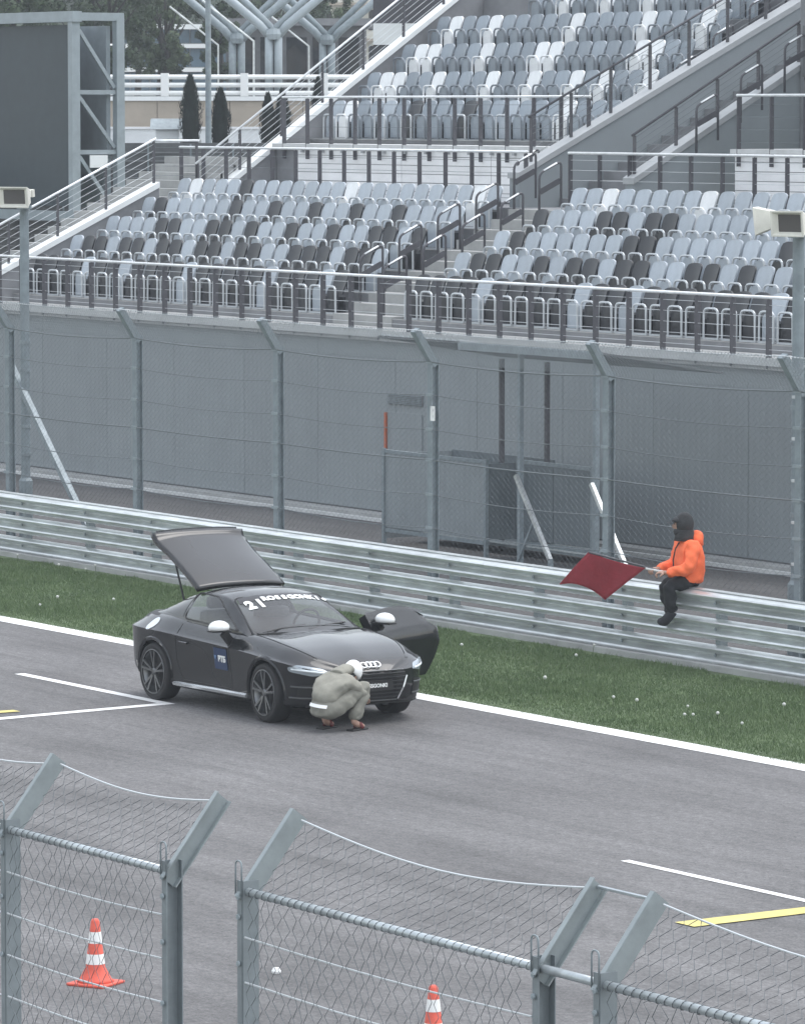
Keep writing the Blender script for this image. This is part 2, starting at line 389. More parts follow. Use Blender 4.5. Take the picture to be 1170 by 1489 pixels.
# ================================================================== NEAR CATCH FENCE
NF_Y = 13.77; NZ = 2.60
def near_section(label, posts, spans, extra=None):
    f = thing('catch_fence', label, 'fence', (0, NF_Y, 0), 0, None)
    arm = (.33, .40)
    def channel(mirror):
        mb = MB(); s_ = 1 if mirror else -1
        # C section: web across the fence line, flanges along it
        mb.box(-.006 * s_ - .003, -.006 * s_ + .003, -.05, .05, -.05, NZ + .06)
        mb.box(min(0, .05 * s_), max(0, .05 * s_), -.053, -.046, -.05, NZ + .06); mb.box(min(0, .05 * s_), max(0, .05 * s_), .046, .053, -.05, NZ + .06)
        return mb.data('post', M['post_near'])
    def armmesh(mirror):
        mb = MB(); s_ = 1 if mirror else -1
        a = Vector((0, -.03, NZ - .06)); b = Vector((0, arm[0], NZ + arm[1])); t = (b - a).normalized(); nrm = Vector((0, -t.z, t.y))
        mb.bar(a, b, .008, .105, (0, -t.z, t.y))
        for q in (-1, 1):
            off = nrm * (.0515 * q) + Vector((.018 * s_, 0, 0)); mb.bar(a + off, b + off, .036, .007, (0, -t.z, t.y))
        return mb.data('bent_arm', M['arm_near'])
    me_p = {k: channel(k) for k in (False, True)}; me_a = {k: armmesh(k) for k in (False, True)}
    loop = MB().tube(bezier_round([(-.032, -.058, NZ - .02), (-.032, -.058, NZ + .17), (.032, -.058, NZ + .17), (.032, -.058, NZ - .02)], .032, 5), .005, 6).data('lifting_eye', M['galv_dull'], True)
    boltm = MB().lathe([(.0, -.012), (.016, -.01), (.016, .0)], 8, (0, -.06, 0), 'y').data('bolt', M['galv_dull'])
    for x, mir, eye in posts:
        p = link('post', me_p[mir], f, (x, 0, 0)); link('bent_arm', me_a[mir], f, (x + (-.012 if not mir else .012), 0, 0))
        if eye: link('lifting_eye', loop, p, (.025 if mir else -.025, 0, 0))
        for z in (NZ - .03, NZ - .14, 2.2, 1.85): link('bolt', boltm, p, (-.02 if not mir else .02, 0, z))
    for x0, x1, mesh in spans:
        MB().tube([(x0, -.02, NZ), (x1, -.02, NZ)], .024, 10).build('top_tube', M['galv_tube'], f, True)
        if not mesh:
            MB().tube([(x0, arm[0], NZ + arm[1] - .02), (x1, arm[0], NZ + arm[1] - .02)], .010, 6).build('tip_tube', M['galv_tube'], f)
            continue
        pts = [(x0 + (x1 - x0) * u, arm[0] - .01, NZ + arm[1] - .03 - .10 * math.sin(math.pi * u) * min(1, (x1 - x0) / 2.9)) for u in np.linspace(0, 1, 15)]
        MB().tube(pts, .006, 6).build('tip_cable', M['cable_bright'], f)
        for k in range(1, 11):
            MB().tube([(x0 + (x1 - x0) * u, -.045, NZ - .25 * k - .018 * math.sin(math.pi * u)) for u in np.linspace(0, 1, 7)], .0058, 6).build('cable', M['cable_bright'], f)
        L2 = math.hypot(*arm)
        def fr(x, s):
            s = s - L2
            if s < 0:
                u = -s / L2; xr = (x - x0) / (x1 - x0); sag = .10 * math.sin(math.pi * max(0, min(1, xr))) * u
                return (x, .02 + (arm[0] - .03) * u, NZ + (arm[1] - .03) * u - sag)
            return (x, -.058 + .012 * math.sin(x * 11 + s * 5), NZ - s)
        mb = MB(); chain_link(mb, x0 + .03, x1 - .03, fr, L2 + 1.75, .068, .12, .0019, 4, .34)
        n = int((x1 - x0) / .068)
        for i in range(n):
            xx = x0 + .04 + i * .068
            mb.tube([(xx + .012 * math.sin(a), -.02 + .0255 * math.cos(a), NZ + .0255 * math.sin(a)) for a in np.linspace(0, 2 * math.pi, 9)], .0021, 4, cap=False)
        mb.build('mesh_panel', M['wire_near'], f)
    return f
M['post_near'] = mat('near_post_galvanised', (.22, .25, .265), .55, .3, noise=.15, nscale=5, detail=7)
M['arm_near'] = mat('near_arm_galvanised', (.27, .305, .315), .5, .3, noise=.12, nscale=5, detail=7)
M['galv_tube'] = mat('near_tube_galvanised', (.42, .46, .48), .4, .5, noise=.2, nscale=9, detail=7)
near_section('galvanised mesh fence section ending before the open gap by the traffic cone',
             [(22.2, False, False), (24.06, False, True), (25.95, True, True)], [(22.22, 24.05, True), (24.08, 25.93, True), (19.5, 22.18, True)])
near_section('galvanised mesh fence section after the open gap, with a bare tube link',
             [(26.83, False, True), (29.68, True, True), (30.26, False, True), (33.2, True, True)], [(26.85, 29.66, True), (29.70, 30.25, False), (30.28, 33.18, True)])

# ================================================================== CONES
def cone(loc, rz, label):
    t = thing('traffic_cone', label, 'cone', loc, rz, None)
    def rad(z): return .090 - (.090 - .032) * (z - .03) / .49
    MB().box(-.17, .17, -.17, .17, 0, .022).build('base', M['cone_red'], t, bevel=.008)
    MB().lathe([(.15, .02), (.128, .045), (.105, .085), (rad(.14), .14), (rad(.50), .50), (.024, .52), (.012, .52)], 20).build('body', M['cone_red'], t, True)
    for a, b in ((.165, .245), (.33, .42)):
        MB().lathe([(rad(a) + .002, a), (rad(b) + .002, b)], 20, cap=False).build('reflective_band', M['white_paint'], t, True)
    return t
cone((16.15, 18.70, 0), .5, 'orange traffic cone with two white bands behind the short fence section')
cone((20.06, 19.34, 0), .2, 'orange traffic cone with two white bands behind the longer fence section')
tag(MB().lathe([(.0, 0), (.035, .002), (.04, .02), (.025, .045), (.0, .05)], 8).build('litter', M['white_cloth']), 'small crumpled white scrap lying on the dark asphalt', 'litter').location = (16.5, 20.15, 0)
# ================================================================== GRANDSTAND
XL, XA0, XA1, XR = -34.75, -23.02, -21.10, -4.0       # left end, aisle, right (outside the frame)
Y0 = 44.1; ZS = 3.14                                     # wall face, front walkway level
ROW_Y = [45.30 + .8 * i for i in range(5)]; ROW_Z = [3.28 + .36 * i for i in range(5)]
UP_Y = [52.05 + .83 * i for i in range(6)]; UP_Z = [6.24 + .565 * i for i in range(6)]
ZW = 5.08; ZU = 6.10
def stand():
    g = thing('grandstand', 'grey concrete grandstand with two tiers of folding seats', 'grandstand', (0, Y0, 0))
    def part(name, mb, m, parent=g, **k): 
        mb.v = [(x, y - Y0, z) for x, y, z in mb.v]; return mb.build(name, m, parent, **k)
    # front wall in cladding panels with recessed joints
    xs = np.arange(-46.5, 6, 2.46)
    fw = part('front_wall', MB().box(-46.5, 6, Y0 + .03, Y0 + .45, -.05, 2.98), M['concrete_mid'])
    for a, b in zip(xs[:-1], xs[1:]):
        MB().box(a + .006, b - .006, 0, .028, .14, 2.965).build('wall_panel', M['wall_grey'], fw)
    part('plinth', MB().box(-46.5, 6, Y0 - .32, Y0 + .02, -.04, .115), M['concrete'])
    part('plinth_edge', MB().box(-46.5, 6, Y0 - .40, Y0 - .325, -.04, .06), M['concrete_pale'])
    part('front_slab', MB().box(-46.5, 6, Y0 - .10, 45.08, 2.985, ZS), M['concrete'])
    part('slab_lip', MB().box(-46.5, 6, Y0 - .13, Y0 - .103, 3.05, ZS + .03), M['concrete_pale'])
    # service door with vent and orange jamb
    d = part('door', MB().box(-19.66, -18.60, Y0 - .02, Y0 - .003, .14, 1.82), M['wall_grey'])
    MB().box(-19.72, -19.665, -.05, -.003, .14, 1.80).build('door_jamb', M['orange_frame'], d)
    v = part('vent', MB().box(-19.66, -18.58, Y0 - .02, Y0 - .003, 1.95, 2.13), M['concrete_mid'])
    for k in range(6): MB().box(-19.64, -18.60, -.04, -.022, 1.962 + k * .028, 1.976 + k * .028).build('vent_slat', M['post_paint'], v)
    # lower terrace
    for i in range(5):
        ya = 45.09 + .8 * i; zt = 3.27 + .36 * i
        for a, b in ((XL, XA0), (XA1, XR)):
            part('terrace_step', MB().box(a, b, ya, ya + .806, 2.99, zt), M['concrete_mid'])
            part('step_nosing', MB().box(a, b, ya - .004, ya + .05, zt + .001, zt + .012), M['concrete'])
    for k in range(11):
        part('stair_step', MB().box(XA0 + .01, XA1 - .01, 45.085 + k * .364, 49.09, ZS + k * .176 - .03, ZS + (k + 1) * .176), M['concrete'])
    part('cross_walkway', MB().box(-36.3, XR, 49.095, 52.8, 4.6, ZW), M['concrete_mid'])
    # wall of the upper tier, off-white boards
    bw = part('upper_wall', MB().box(XL, -25.6, 51.03, 51.3, ZW, ZU - .03), M['concrete_mid'])
    for a, b in ((-34.05, -30.1), (-30.08, -27.0), (-26.98, -25.62)):
        for k in range(6): MB().box(a, b, 51.0 - Y0, 51.026 - Y0, ZW + .03 + k * .165, ZW + .03 + (k + 1) * .165 - .012).build('cladding_board', M['board_white'], bw)
    part('pillar', MB().box(-25.55, -24.75, 50.96, 51.3, ZW, ZU - .03), M['board_white'])
    for i in range(11): 
        x = -33.7 + i * .75
        MB().box(x, x + .06, 50.93 - Y0, 50.995 - Y0, ZU - .12, ZU - .06).build('drain_box', M['stringer_grey'], bw)
    part('upper_slab', MB().box(XL, -24.35, 50.92, 51.80, ZU - .028, ZU + .05), M['concrete_pale'])
    rw = part('upper_wall', MB().box(-19.36, XR, 51.03, 51.3, ZW, ZU - .03), M['concrete_mid'])
    for a, b in ((-19.36, -16.4), (-16.38, -12.6), (-12.58, -8)):
        for k in range(6): MB().box(a, b, 51.0 - Y0, 51.026 - Y0, ZW + .03 + k * .165, ZW + .03 + (k + 1) * .165 - .012).build('cladding_board', M['board_white'], rw)
    part('upper_slab', MB().box(-19.4, XR, 50.92, 53.0, ZU - .028, ZU + .05), M['concrete_pale'])
    for i in range(7):
        ya = 51.80 + .83 * i; zt = 6.23 + .565 * i
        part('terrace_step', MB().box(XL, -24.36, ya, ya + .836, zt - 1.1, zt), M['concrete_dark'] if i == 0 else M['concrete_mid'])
        part('step_nosing', MB().box(XL, -24.36, ya - .004, ya + .05, zt + .001, zt + .012), M['concrete'])
    # stair well between the upper blocks: two sloping parapets
    def sloped(name, xa, xb, ya, yb, z_at, s_, drop, m, cap, floor=None):
        def zt(y): return z_at + s_ * (y - ya)
        prof = [(ya, floor if floor else zt(ya) - drop), (ya, zt(ya)), (yb, zt(yb)), (yb, floor if floor else zt(yb) - drop)]
        mb = MB(); 
        vs = [(x, y, z) for x in (xa, xb) for y, z in prof]
        mb.add(vs, [(0, 1, 2, 3), (7, 6, 5, 4), (0, 4, 5, 1), (1, 5, 6, 2), (2, 6, 7, 3), (3, 7, 4, 0)])
        o = part(name, mb, m)
        mb = MB(); c = .11
        prof = [(ya - .03, zt(ya) + .002), (ya - .03, zt(ya) + c), (yb, zt(yb) + c + .002), (yb, zt(yb) + .002)]
        mb.v = [(x, y - Y0, z) for x in (xa - .03, xb + .03) for y, z in prof]; mb.f = [(0, 1, 2, 3), (7, 6, 5, 4), (0, 4, 5, 1), (1, 5, 6, 2), (2, 6, 7, 3), (3, 7, 4, 0)]
        mb.build('parapet_cap', cap, o); return o
    sloped('stair_parapet', -23.90, -23.58, 49.35, 59, 5.60, .50, 0, M['wall_grey'], M['stringer_grey'], floor=4.7)
    sloped('stair_parapet', -20.45, -20.18, 49.45, 59, 5.54, .553, 0, M['wall_grey'], M['stringer_grey'], floor=4.9)
    # stair between them
    for k in range(24):
        part('stair_step', MB().box(-23.57, -20.46, 50.2 + k * .32, 50.2 + k * .32 + .7, ZW + k * .16 - .3, ZW + (k + 1) * .16), M['concrete_mid'])
    part('back_wall', MB().box(-20.16, XR, 53.0, 53.3, ZU, 12.5), M['concrete_mid'])
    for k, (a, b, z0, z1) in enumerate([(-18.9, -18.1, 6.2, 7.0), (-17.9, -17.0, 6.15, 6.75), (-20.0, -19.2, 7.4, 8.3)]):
        part('opening_shade', MB().box(a, b, 52.93, 52.998, z0, z1), M['concrete_dark'])  # thin dark slab on the wall face, standing in for shade in an opening
    # left end: sloping white parapets
    sloped('end_parapet', -35.02, -34.78, 43.98, 48.35, 3.22, .475, 0, M['concrete_mid'], M['stringer_white'], floor=2.99)
    sloped('end_parapet', -35.02, -34.78, 49.10, 58.5, 4.70, .692, 1.0, M['concrete_mid'], M['stringer_white'])
    part('end_wall', MB().box(-35.0, -34.8, 48.36, 58.5, 2.6, 4.68), M['concrete_dark'])
    # outer stair beside the end parapet
    for k in range(22):
        part('outer_stair_step', MB().box(-37.8, -35.04, 43.9 + k * .30, 44.25 + k * .30, 2.3, 2.62 + k * .155), M['concrete'])
stand()

# ------------------------------------------------------------------ seats
def seat_meshes():
    # flip-up pan
    pan = MB()
    def panf(u, v):
        x = (u - .5) * .335; z = .035 + v * .415
        rnd = 1 - .35 * max(0, (v - .75) / .25) ** 2
        d = .045 - .022 * (1 - (2 * u - 1) ** 2) * (1 - (2 * v - 1) ** 2)
        return (x * rnd, d, z)
    pan.grid(panf, 5, 6); pan.grid(lambda u, v: (lambda p: (p[0], .075, p[2]))(panf(u, v)), 5, 6)
    # back
    bk = MB()
    def bf(u, v, off=0):
        w = .325 + .075 * min(1, v * 2.2) - .05 * max(0, (v - .8) / .2) ** 2
        x = (u - .5) * w; z = .34 + .42 * v - .03 * abs(2 * u - 1) ** 3 * max(0, (v - .7) / .3)
        y = .17 + .13 * v + .025 * (2 * u - 1) ** 2 * -1 + off
        return (x, y, z)
    nu, nv = 6, 6
    bk.grid(lambda u, v: bf(u, v), nu, nv); bk.grid(lambda u, v: bf(u, v, .03), nu, nv)
    # rim between the two skins
    def rim(mb, o1, o2, nu, nv):
        idx = [(i, 0) for i in range(nu)] + [(nu, j) for j in range(nv)] + [(i, nv) for i in range(nu, 0, -1)] + [(0, j) for j in range(nv, 0, -1)]
        for (a, b), (c, d) in zip(idx, idx[1:] + idx[:1]):
            mb.f.append((o1 + a * (nv + 1) + b, o1 + c * (nv + 1) + d, o2 + c * (nv + 1) + d, o2 + a * (nv + 1) + b))
    rim(bk, 0, 49, 6, 6); rim(pan, 0, 42, 5, 6)
    fr = MB().tube(bezier_round([(-.185, 0, 0), (-.18, 0, .485), (.18, 0, .485), (.185, 0, 0)], .10, 3), .019, 5)
    fr.bar((-.20, .02, .012), (.20, .02, .012), .05, .03)
    br = MB().box(-.012, .012, .05, .22, .05, .16).box(-.15, .15, .18, .235, .02, .30)
    out = {}
    for k, frm in (('light', 'seat_frame'), ('white', 'seat_white'), ('dark', 'seat_frame'), ('upper', 'seat_frame_dark')):
        a = pan.data('seat_pan', M['seat_' + k]); seg_smooth(a, 50); b = bk.data('backrest', M['seat_' + k]); seg_smooth(b, 50)
        c = fr.data('seat_frame', M[frm]); d = br.data('bracket', M['seat_dark'])
        out[k] = (a, b, c, d)
    return out
SM = seat_meshes()
CN = {'light': 'light grey', 'white': 'white', 'dark': 'dark grey', 'upper': 'blue-grey'}
ORD = ['front', 'second', 'third', 'fourth', 'fifth', 'sixth']
def seat(kind, x, y, z, label, group):
    t = thing('stadium_seat', label, 'seat', (x, y, z), random.uniform(-.02, .02), group)
    if random.random() < .04: t.rotation_euler[2] += random.uniform(-.06, .06)
    for nm, me in zip(('seat_pan', 'backrest', 'seat_frame', 'bracket'), SM[kind]):
        link(nm, me, t)
    return t
K = {'L': 'light', 'W': 'white', 'D': 'dark', 'U': 'upper'}
P = .479
ROWS_L = ['DDDDLDDLDDDDLDDDDDLDDDLD', 'LDDLDDLDDLDDLDDLLDDDLDDL', 'LLLLDDLLDDLDLLDLLDLLDDLD', 'LDLLLLLDLLDLLDLLDLLDLLLL', 'LWLLLDLLLLLLLWLLLLLLLLWL']
ROWS_R = ['DDDDLDDDDDLDDLDDDDDDDLDDDDLDDD', 'LDDLLDLDDLDDLLDDLDLLDLDLLDLLDD', 'LDLLLLLLDDLLLLLLLDLLLDLLLL', 'DLLLDDLDDLLLLLLLLLDLLLLL', 'LLWLLLLLWLLLLLLWLLLLLL']
ROWS_U = ['LWUULUDUUUDUULUUUWUUU', 'UWWUUWUUUWUUWUUWUWUUW', 'UWWUUUWUUUWWUUUUUWWUU', 'UWUUWUUUUUWUUUUWUUUWU', 'UUWUUUUWUUWUUWUUUUWUU']
n_seat = 0
for i, row in enumerate(ROWS_L):
    for j, c in enumerate(row):
        k = K[c]; seat(k, XL + .27 + j * P + [.12, .12, .08, .04, 0][i] * 0, ROW_Y[i], ROW_Z[i],
                       f'{CN[k]} folding seat, {ORD[i]} row of lower tier, between end parapet and stair aisle', f'{CN[k]} seats, {ORD[i]} row by the end parapet'); n_seat += 1
for i, row in enumerate(ROWS_R):
    xmax = -9.3 - 1.06 * i
    for j, c in enumerate(row):
        x = XA1 + .26 + j * P
        if x > xmax: break
        k = K[c]; seat(k, x, ROW_Y[i], ROW_Z[i], f'{CN[k]} folding seat, {ORD[i]} row of lower tier, across the aisle, behind the marshal shelter',
                       f'{CN[k]} seats, {ORD[i]} row behind the shelter'); n_seat += 1
for i, row in enumerate(ROWS_U):
    for j, c in enumerate(row):
        x = XL + .3 + j * P
        if i == 4 and x < -32.4: continue
        k = K[c]; seat(k, x, UP_Y[i], UP_Z[i], f'{CN[k]} folding seat in the {ORD[i]} row of the upper tier', f'{CN[k]} seats, {ORD[i]} upper row'); n_seat += 1
for j in range(2):
    seat('dark', -17.15 + j * .48, 52.3, ZU + .05, 'dark folding seat at the upper wall beside the stair well', 'dark seats beside the stair well')
print('seats', n_seat)

# ------------------------------------------------------------------ railings
def railing(label, p0, p1, h, spacing, cables, drop=.1, post_w=.085, top_r=.024, cat='railing', top='bright_tube', first=True, face=-1, cab_mat='cable', low=.1, cab_r=.0045):
    """straight railing from p0 to p1 (points on its foot line)"""
    a = Vector(p0); b = Vector(p1); L = (b - a).length; t = (b - a) / L
    g = thing('railing', label, cat, a)
    n = max(1, int(round(math.hypot(b.x - a.x, b.y - a.y) / spacing)))
    horiz = Vector((t.x, t.y, 0)).normalized(); side = Vector((-horiz.y, horiz.x, 0))
    pm = MB(); c = [(-.009, -post_w / 2), (.009, -post_w / 2), (.009, post_w / 2), (-.009, post_w / 2)]
    pm.add([horiz * x + side * y + Vector((0, 0, z)) for z in (-drop, h - .03) for x, y in c], [(3, 2, 1, 0), (4, 5, 6, 7), (0, 1, 5, 4), (1, 2, 6, 5), (2, 3, 7, 6), (3, 0, 4, 7)])
    pme = pm.data('post', M['rail_post'])
    bk = MB().tube([Vector((0, 0, h - .045)), Vector((0, 0, h - .005))], .008, 5).data('bracket', M['rail_post'])
    for i in range(n + 1):
        if i == 0 and not first: continue
        q = (b - a) * (i / n); p = link('post', pme, g, q); link('bracket', bk, p)
    MB().tube([Vector((0, 0, h)) - t * .06, (b - a) + Vector((0, 0, h)) + t * .06], top_r, 8).build('top_rail', M[top], g, True)
    off = side * .0
    for k in range(cables):
        z = low + (h - low) * (k + .3) / cables
        MB().tube([off + Vector((0, 0, z)), off + (b - a) + Vector((0, 0, z))], cab_r, 5).build('cable', M[cab_mat], g)
    return g
railing('long railing with bright top rail along the front of the lower tier', (-40.5, 44.02, 3.14), (-4.5, 44.02, 3.14), .925, .90, 5, drop=.13, cab_mat='cable_bright', post_w=.10)
railing('cross-walkway railing behind the fifth row, from end parapet to stair aisle', (-35.9, 49.5, ZW), (-23.6, 49.5, ZW), .995, .90, 4, drop=0)
railing('cross-walkway railing behind the fifth row, beyond the stair aisle', (-22.2, 49.5, ZW), (-5, 49.5, ZW), .985, .90, 5, drop=0, cab_mat='cable_bright')
railing('upper tier front railing above the off-white wall, by the end parapet', (-34.35, 50.96, ZU), (-23.75, 50.96, ZU), .965, .88, 4, drop=.25, top_r=.022)
railing('upper front railing beyond the stair well, above the off-white wall', (-19.2, 50.96, ZU), (-6, 50.96, ZU), .975, .93, 4, drop=.25)
railing('sloping railing on the lower white end parapet', (-34.9, 44.0, 3.33), (-34.9, 48.3, 5.37), .86, .98, 6, drop=.03, cab_mat='cable_bright')
railing('sloping railing on the upper white end parapet', (-34.9, 49.3, 4.93), (-34.9, 57.0, 10.26), .86, .98, 6, drop=.03, cab_mat='cable_bright')
railing('sloping stair railing on the parapet beside the upper seats', (-23.74, 49.7, 5.86), (-23.74, 57.5, 9.78), .86, .84, 6, drop=.03, top_r=.022, top='rail_post')
railing('sloping stair railing on the outer parapet of the stair well', (-20.32, 49.55, 5.69), (-20.32, 57.5, 10.1), .72, .84, 6, drop=.03, top='rail_post')
railing('short level railing joining the two sloping end railings', (-34.95, 48.3, 5.37), (-34.95, 49.3, 5.37), .84, 1.0, 4, drop=0, first=False)

# hand hoops along the aisle
def hoop(x, y, z, label, grp):
    g = thing('handrail_hoop', label, 'handrail', (x, y, z), 0, grp)
    MB().tube(bezier_round([(0, 0, 0), (0, 0, .82), (0, .46, 1.04), (0, .46, .22)], .10, 4), .022, 8).build('tube', M['rail_post'], g, True)
    MB().bar((0, .02, .50), (0, .44, .70), .012, .10).build('panel', M['rail_post'], g)
    MB().tube([(0, .09, .865), (0, .37, 1.0)], .0225, 8).build('grip', M['bright_tube'], g, True)
for i in range(5):
    y = 45.55 + .8 * i; z = ZS + .176 * (1 + int((y - 45.085) / .364))
    hoop(-22.86, y, z - .03, 'bent tube handrail on the stair aisle, on the end-parapet side', 'aisle handrails on the parapet side')
    hoop(-21.70, y - .25, z - .18, 'bent tube handrail on the stair aisle, on the marshal-shelter side', 'aisle handrails on the shelter side')
for i in range(2):
    hoop(-24.9 + i * .75, 50.2, ZW, 'bent tube handrail at the head of the stair aisle on the walkway', 'walkway handrails')
for i in range(5):
    hoop(-24.22, 52.4 + .83 * i, 6.23 + .565 * i, 'bent tube handrail at the end of an upper tier row', 'upper row-end handrails')
for i in range(4):
    y = 50.4 + .95 * i; hoop(-19.95, y + .2, 5.9 + .553 * (y - 49.45) - .35, 'bent tube handrail beyond the outer stair well parapet', 'handrails by the outer parapet')
# ================================================================== MARSHAL SHELTER
def shelter():
    g = thing('marshal_shelter', 'grey sheet-metal marshal shelter with flat roof on thin posts', 'shelter', (-12.9, 41.6, 0))
    pm = M['shelter']
    def pn(x0, x1, y0, y1, z0, z1, name='panel', m=None): return MB().box(x0, x1, y0, y1, z0, z1).build(name, m or pm, g)
    for a, b in ((-2.9, -1.46), (-1.455, -.05)): pn(a, b, 0, .03, .28, 1.44)
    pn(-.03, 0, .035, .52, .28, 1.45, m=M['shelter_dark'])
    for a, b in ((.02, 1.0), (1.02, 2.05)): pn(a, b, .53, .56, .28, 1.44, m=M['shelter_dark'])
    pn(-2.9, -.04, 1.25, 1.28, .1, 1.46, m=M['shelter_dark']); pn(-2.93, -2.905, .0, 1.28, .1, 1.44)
    for a, b, y in ((-2.95, .02, -.012), (.03, 2.09, .518)):
        pn(a, b, y, y + .05, 1.445, 1.50, 'rail_bar', M['post_paint']); pn(a, b, y + .002, y + .045, .20, .26, 'rail_bar', M['post_paint'])
    for x, y in ((-2.93, -.03), (-.02, -.03), (2.07, .50)):
        MB().box(x - .03, x + .03, y, y + .055, 0, 1.52).build('corner_post', M['post_paint'], g)
    pn(-2.9, 2.05, .6, 1.24, .12, .16, 'floor_plate', M['galv_dull'])
    # roof and its posts
    MB().extrude_x([(-1.15, 3.36), (-1.15, 3.39), (1.1, 3.03), (1.1, 3.0)], -1.3, 4.55).build('roof_sheet', M['concrete_dark'], g)
    MB().box(1.05, 4.6, -1.22, -1.155, 3.27, 3.385).build('roof_edge', M['galv_dull'], g)
    for k in range(13): MB().extrude_x([(-1.17, 3.395), (-1.17, 3.425), (1.1, 3.065), (1.1, 3.035)], -1.25 + k * .18, -1.17 + k * .18).build('roof_rib', M['cable_bright'], g)
    for x, y, m in ((-.95, .9, 'rail_post'), (.30, .9, 'rail_post')):
        MB().box(x - .032, x + .032, y - .032, y + .032, 0, 2.99).build('roof_post', M[m], g)
    for x in (2.5, 4.45):
        MB().box(x - .035, x + .035, -1.1, -1.03, 0, 3.34).build('roof_post', M['post_paint'], g)
        MB().bar((x + .02, -1.16, 1.48), (x + .92, -1.16, .30), .06, .06).build('brace', M['galv'], g)
        MB().bar((x + .45, -1.12, .85), (x - .05, -1.12, .10), .035, .035).build('brace', M['post_paint'], g)
        MB().bar((x + .93, -1.16, .02), (x + .93, -1.16, .31), .06, .06).build('brace', M['galv_dull'], g)
M['shelter'] = mat('grey_shelter_sheet', (.225, .255, .27), .55, .0, noise=.10, nscale=2, detail=7)
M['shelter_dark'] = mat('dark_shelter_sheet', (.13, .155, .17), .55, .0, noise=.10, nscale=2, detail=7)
shelter()
tag(MB().box(-.05, .05, -.006, .006, -.1, .1).build('notice_plate', M['white_paint']), 'small white notice plate fixed to a bent fence post', 'sign').location = (-6.57, FF_Y - .075, 2.72)
# ================================================================== LOUDSPEAKER POLES
def horn(parent, loc, rz, w=.34, h=.22):
    """square-mouthed horn: flared shell with a recessed dark mouth"""
    e = MB()
    secs = [(-.26, .05, .05), (-.10, .07, .06), (.05, .6 * w / 2 + .05, .7 * h / 2), (.22, w / 2, h / 2), (.25, w / 2 + .015, h / 2 + .015)]
    vs = [(x, y * sy, z * sz) for x, sy, sz in [(a, b, c) for a, b, c in secs] for y, z in ((-1, -1), (1, -1), (1, 1), (-1, 1))]
    ins = [(.25, w / 2 - .01, h / 2 - .01), (.06, .06, .05)]
    vs += [(x, y * sy, z * sz) for x, sy, sz in ins for y, z in ((-1, -1), (1, -1), (1, 1), (-1, 1))]
    fs = []
    for i in range(6):
        fs += [(i * 4 + j, i * 4 + (j + 1) % 4, i * 4 + 4 + (j + 1) % 4, i * 4 + 4 + j) for j in range(4)]
    fs += [(3, 2, 1, 0), (24, 25, 26, 27)]
    e.add(vs, fs); o = e.build('horn', M['cream'], parent, bevel=.006); o.location = loc; o.rotation_euler = (0, R(6), rz)
    c = MB().box(.055, .075, -.065, .065, -.055, .055).lathe([(.03, .0), (.06, .05), (.03, .12)], 10, (.0, 0, 0), 'x').build('mouth', M['black_plastic'], o)
    MB().box(.17, .185, -(w / 2 - .04), w / 2 - .04, -(h / 2 - .035), h / 2 - .035).build('grille', M['horn_shade'], o)  # dark plate puts the shade of the mouth recess into colour
    MB().box(-.34, -.265, -.06, .06, -.06, .06).build('driver', M['cream'], o)
    return o
M['horn_shade'] = mat('horn_shade', (.09, .085, .08), .8)
def lamp_pole(loc, label, horns, r=.075):
    g = thing('loudspeaker_pole', label, 'loudspeaker pole', loc)
    MB().lathe([(r * 1.5, -.05), (r * 1.5, .9), (r * 1.05, .95), (r, 1.0), (r, 5.25)], 14).build('pole', M['post_paint'], g, False)
    for k in range(5): MB().lathe([(r * 1.18, 0), (r * 1.18, .05)], 14, (0, 0, 1.3 + k * .45)).build('pole_band', M['galv_dull'], g)
    MB().box(-.16, .16, -.05, .05, 5.25, 5.31).build('bracket', M['galv_dull'], g)
    for l, a, w, h in horns: horn(g, l, a, w, h)
lamp_pole((-20.1, 37.5, 0), 'grey pole with a single wide cream horn loudspeaker on top', [((.10, -.12, 5.47), R(-60), .56, .31)])
lamp_pole((.35, 37.5, 0), 'grey pole with two cream horn loudspeakers on top', [((-.34, -.10, 5.48), R(-138), .36, .33), ((.16, -.14, 5.46), R(-70), .46, .30)])
# braces of the fence beside the poles
for x0, lab in ((-20.5, 'sloping steel brace propping the catch fence by the single-horn pole'),):
    t = thing('fence_brace', lab, 'brace', (x0, 37.45, 0))
    MB().bar((0, 0, 2.75), (2.62, -.02, .25), .09, .09).build('strut', M['galv_dull'], t)
    MB().bar((-.05, 0, 0), (-.05, 0, 2.9), .10, .10).build('upright', M['post_paint'], t)
    MB().bar((2.62, -.02, 0), (2.62, -.02, .28), .09, .09).build('foot', M['galv_dull'], t)
for x0, y0, lab in ((1.15, 37.1, 'vertical grey fence mast clamped beside the two-horn pole'),):
    t = thing('fence_mast', lab, 'post', (x0, y0, 0))
    mb = MB(); ibeam(mb, -.02, 3.8, .12); mb.build('mast', M['post_paint'], t)
    for k in range(6): MB().bar((-.25, -.09, .7 + k * .52), (.45, -.09, .7 + k * .52), .035, .035).build('clamp_bar', M['cable_bright'], t)
# ================================================================== BACKGROUND BEYOND THE STAND
AXR = Vector((math.cos(R(57.5)), math.sin(R(57.5)), 0)); AXF = Vector((-math.sin(R(57.5)), math.cos(R(57.5)), 0))
def far_pt(lat, dep, z=0.): return Vector((50, 0, 0)) + AXF * dep + AXR * lat + Vector((0, 0, z))
RZ = R(57.5)
PLZ = 7.05
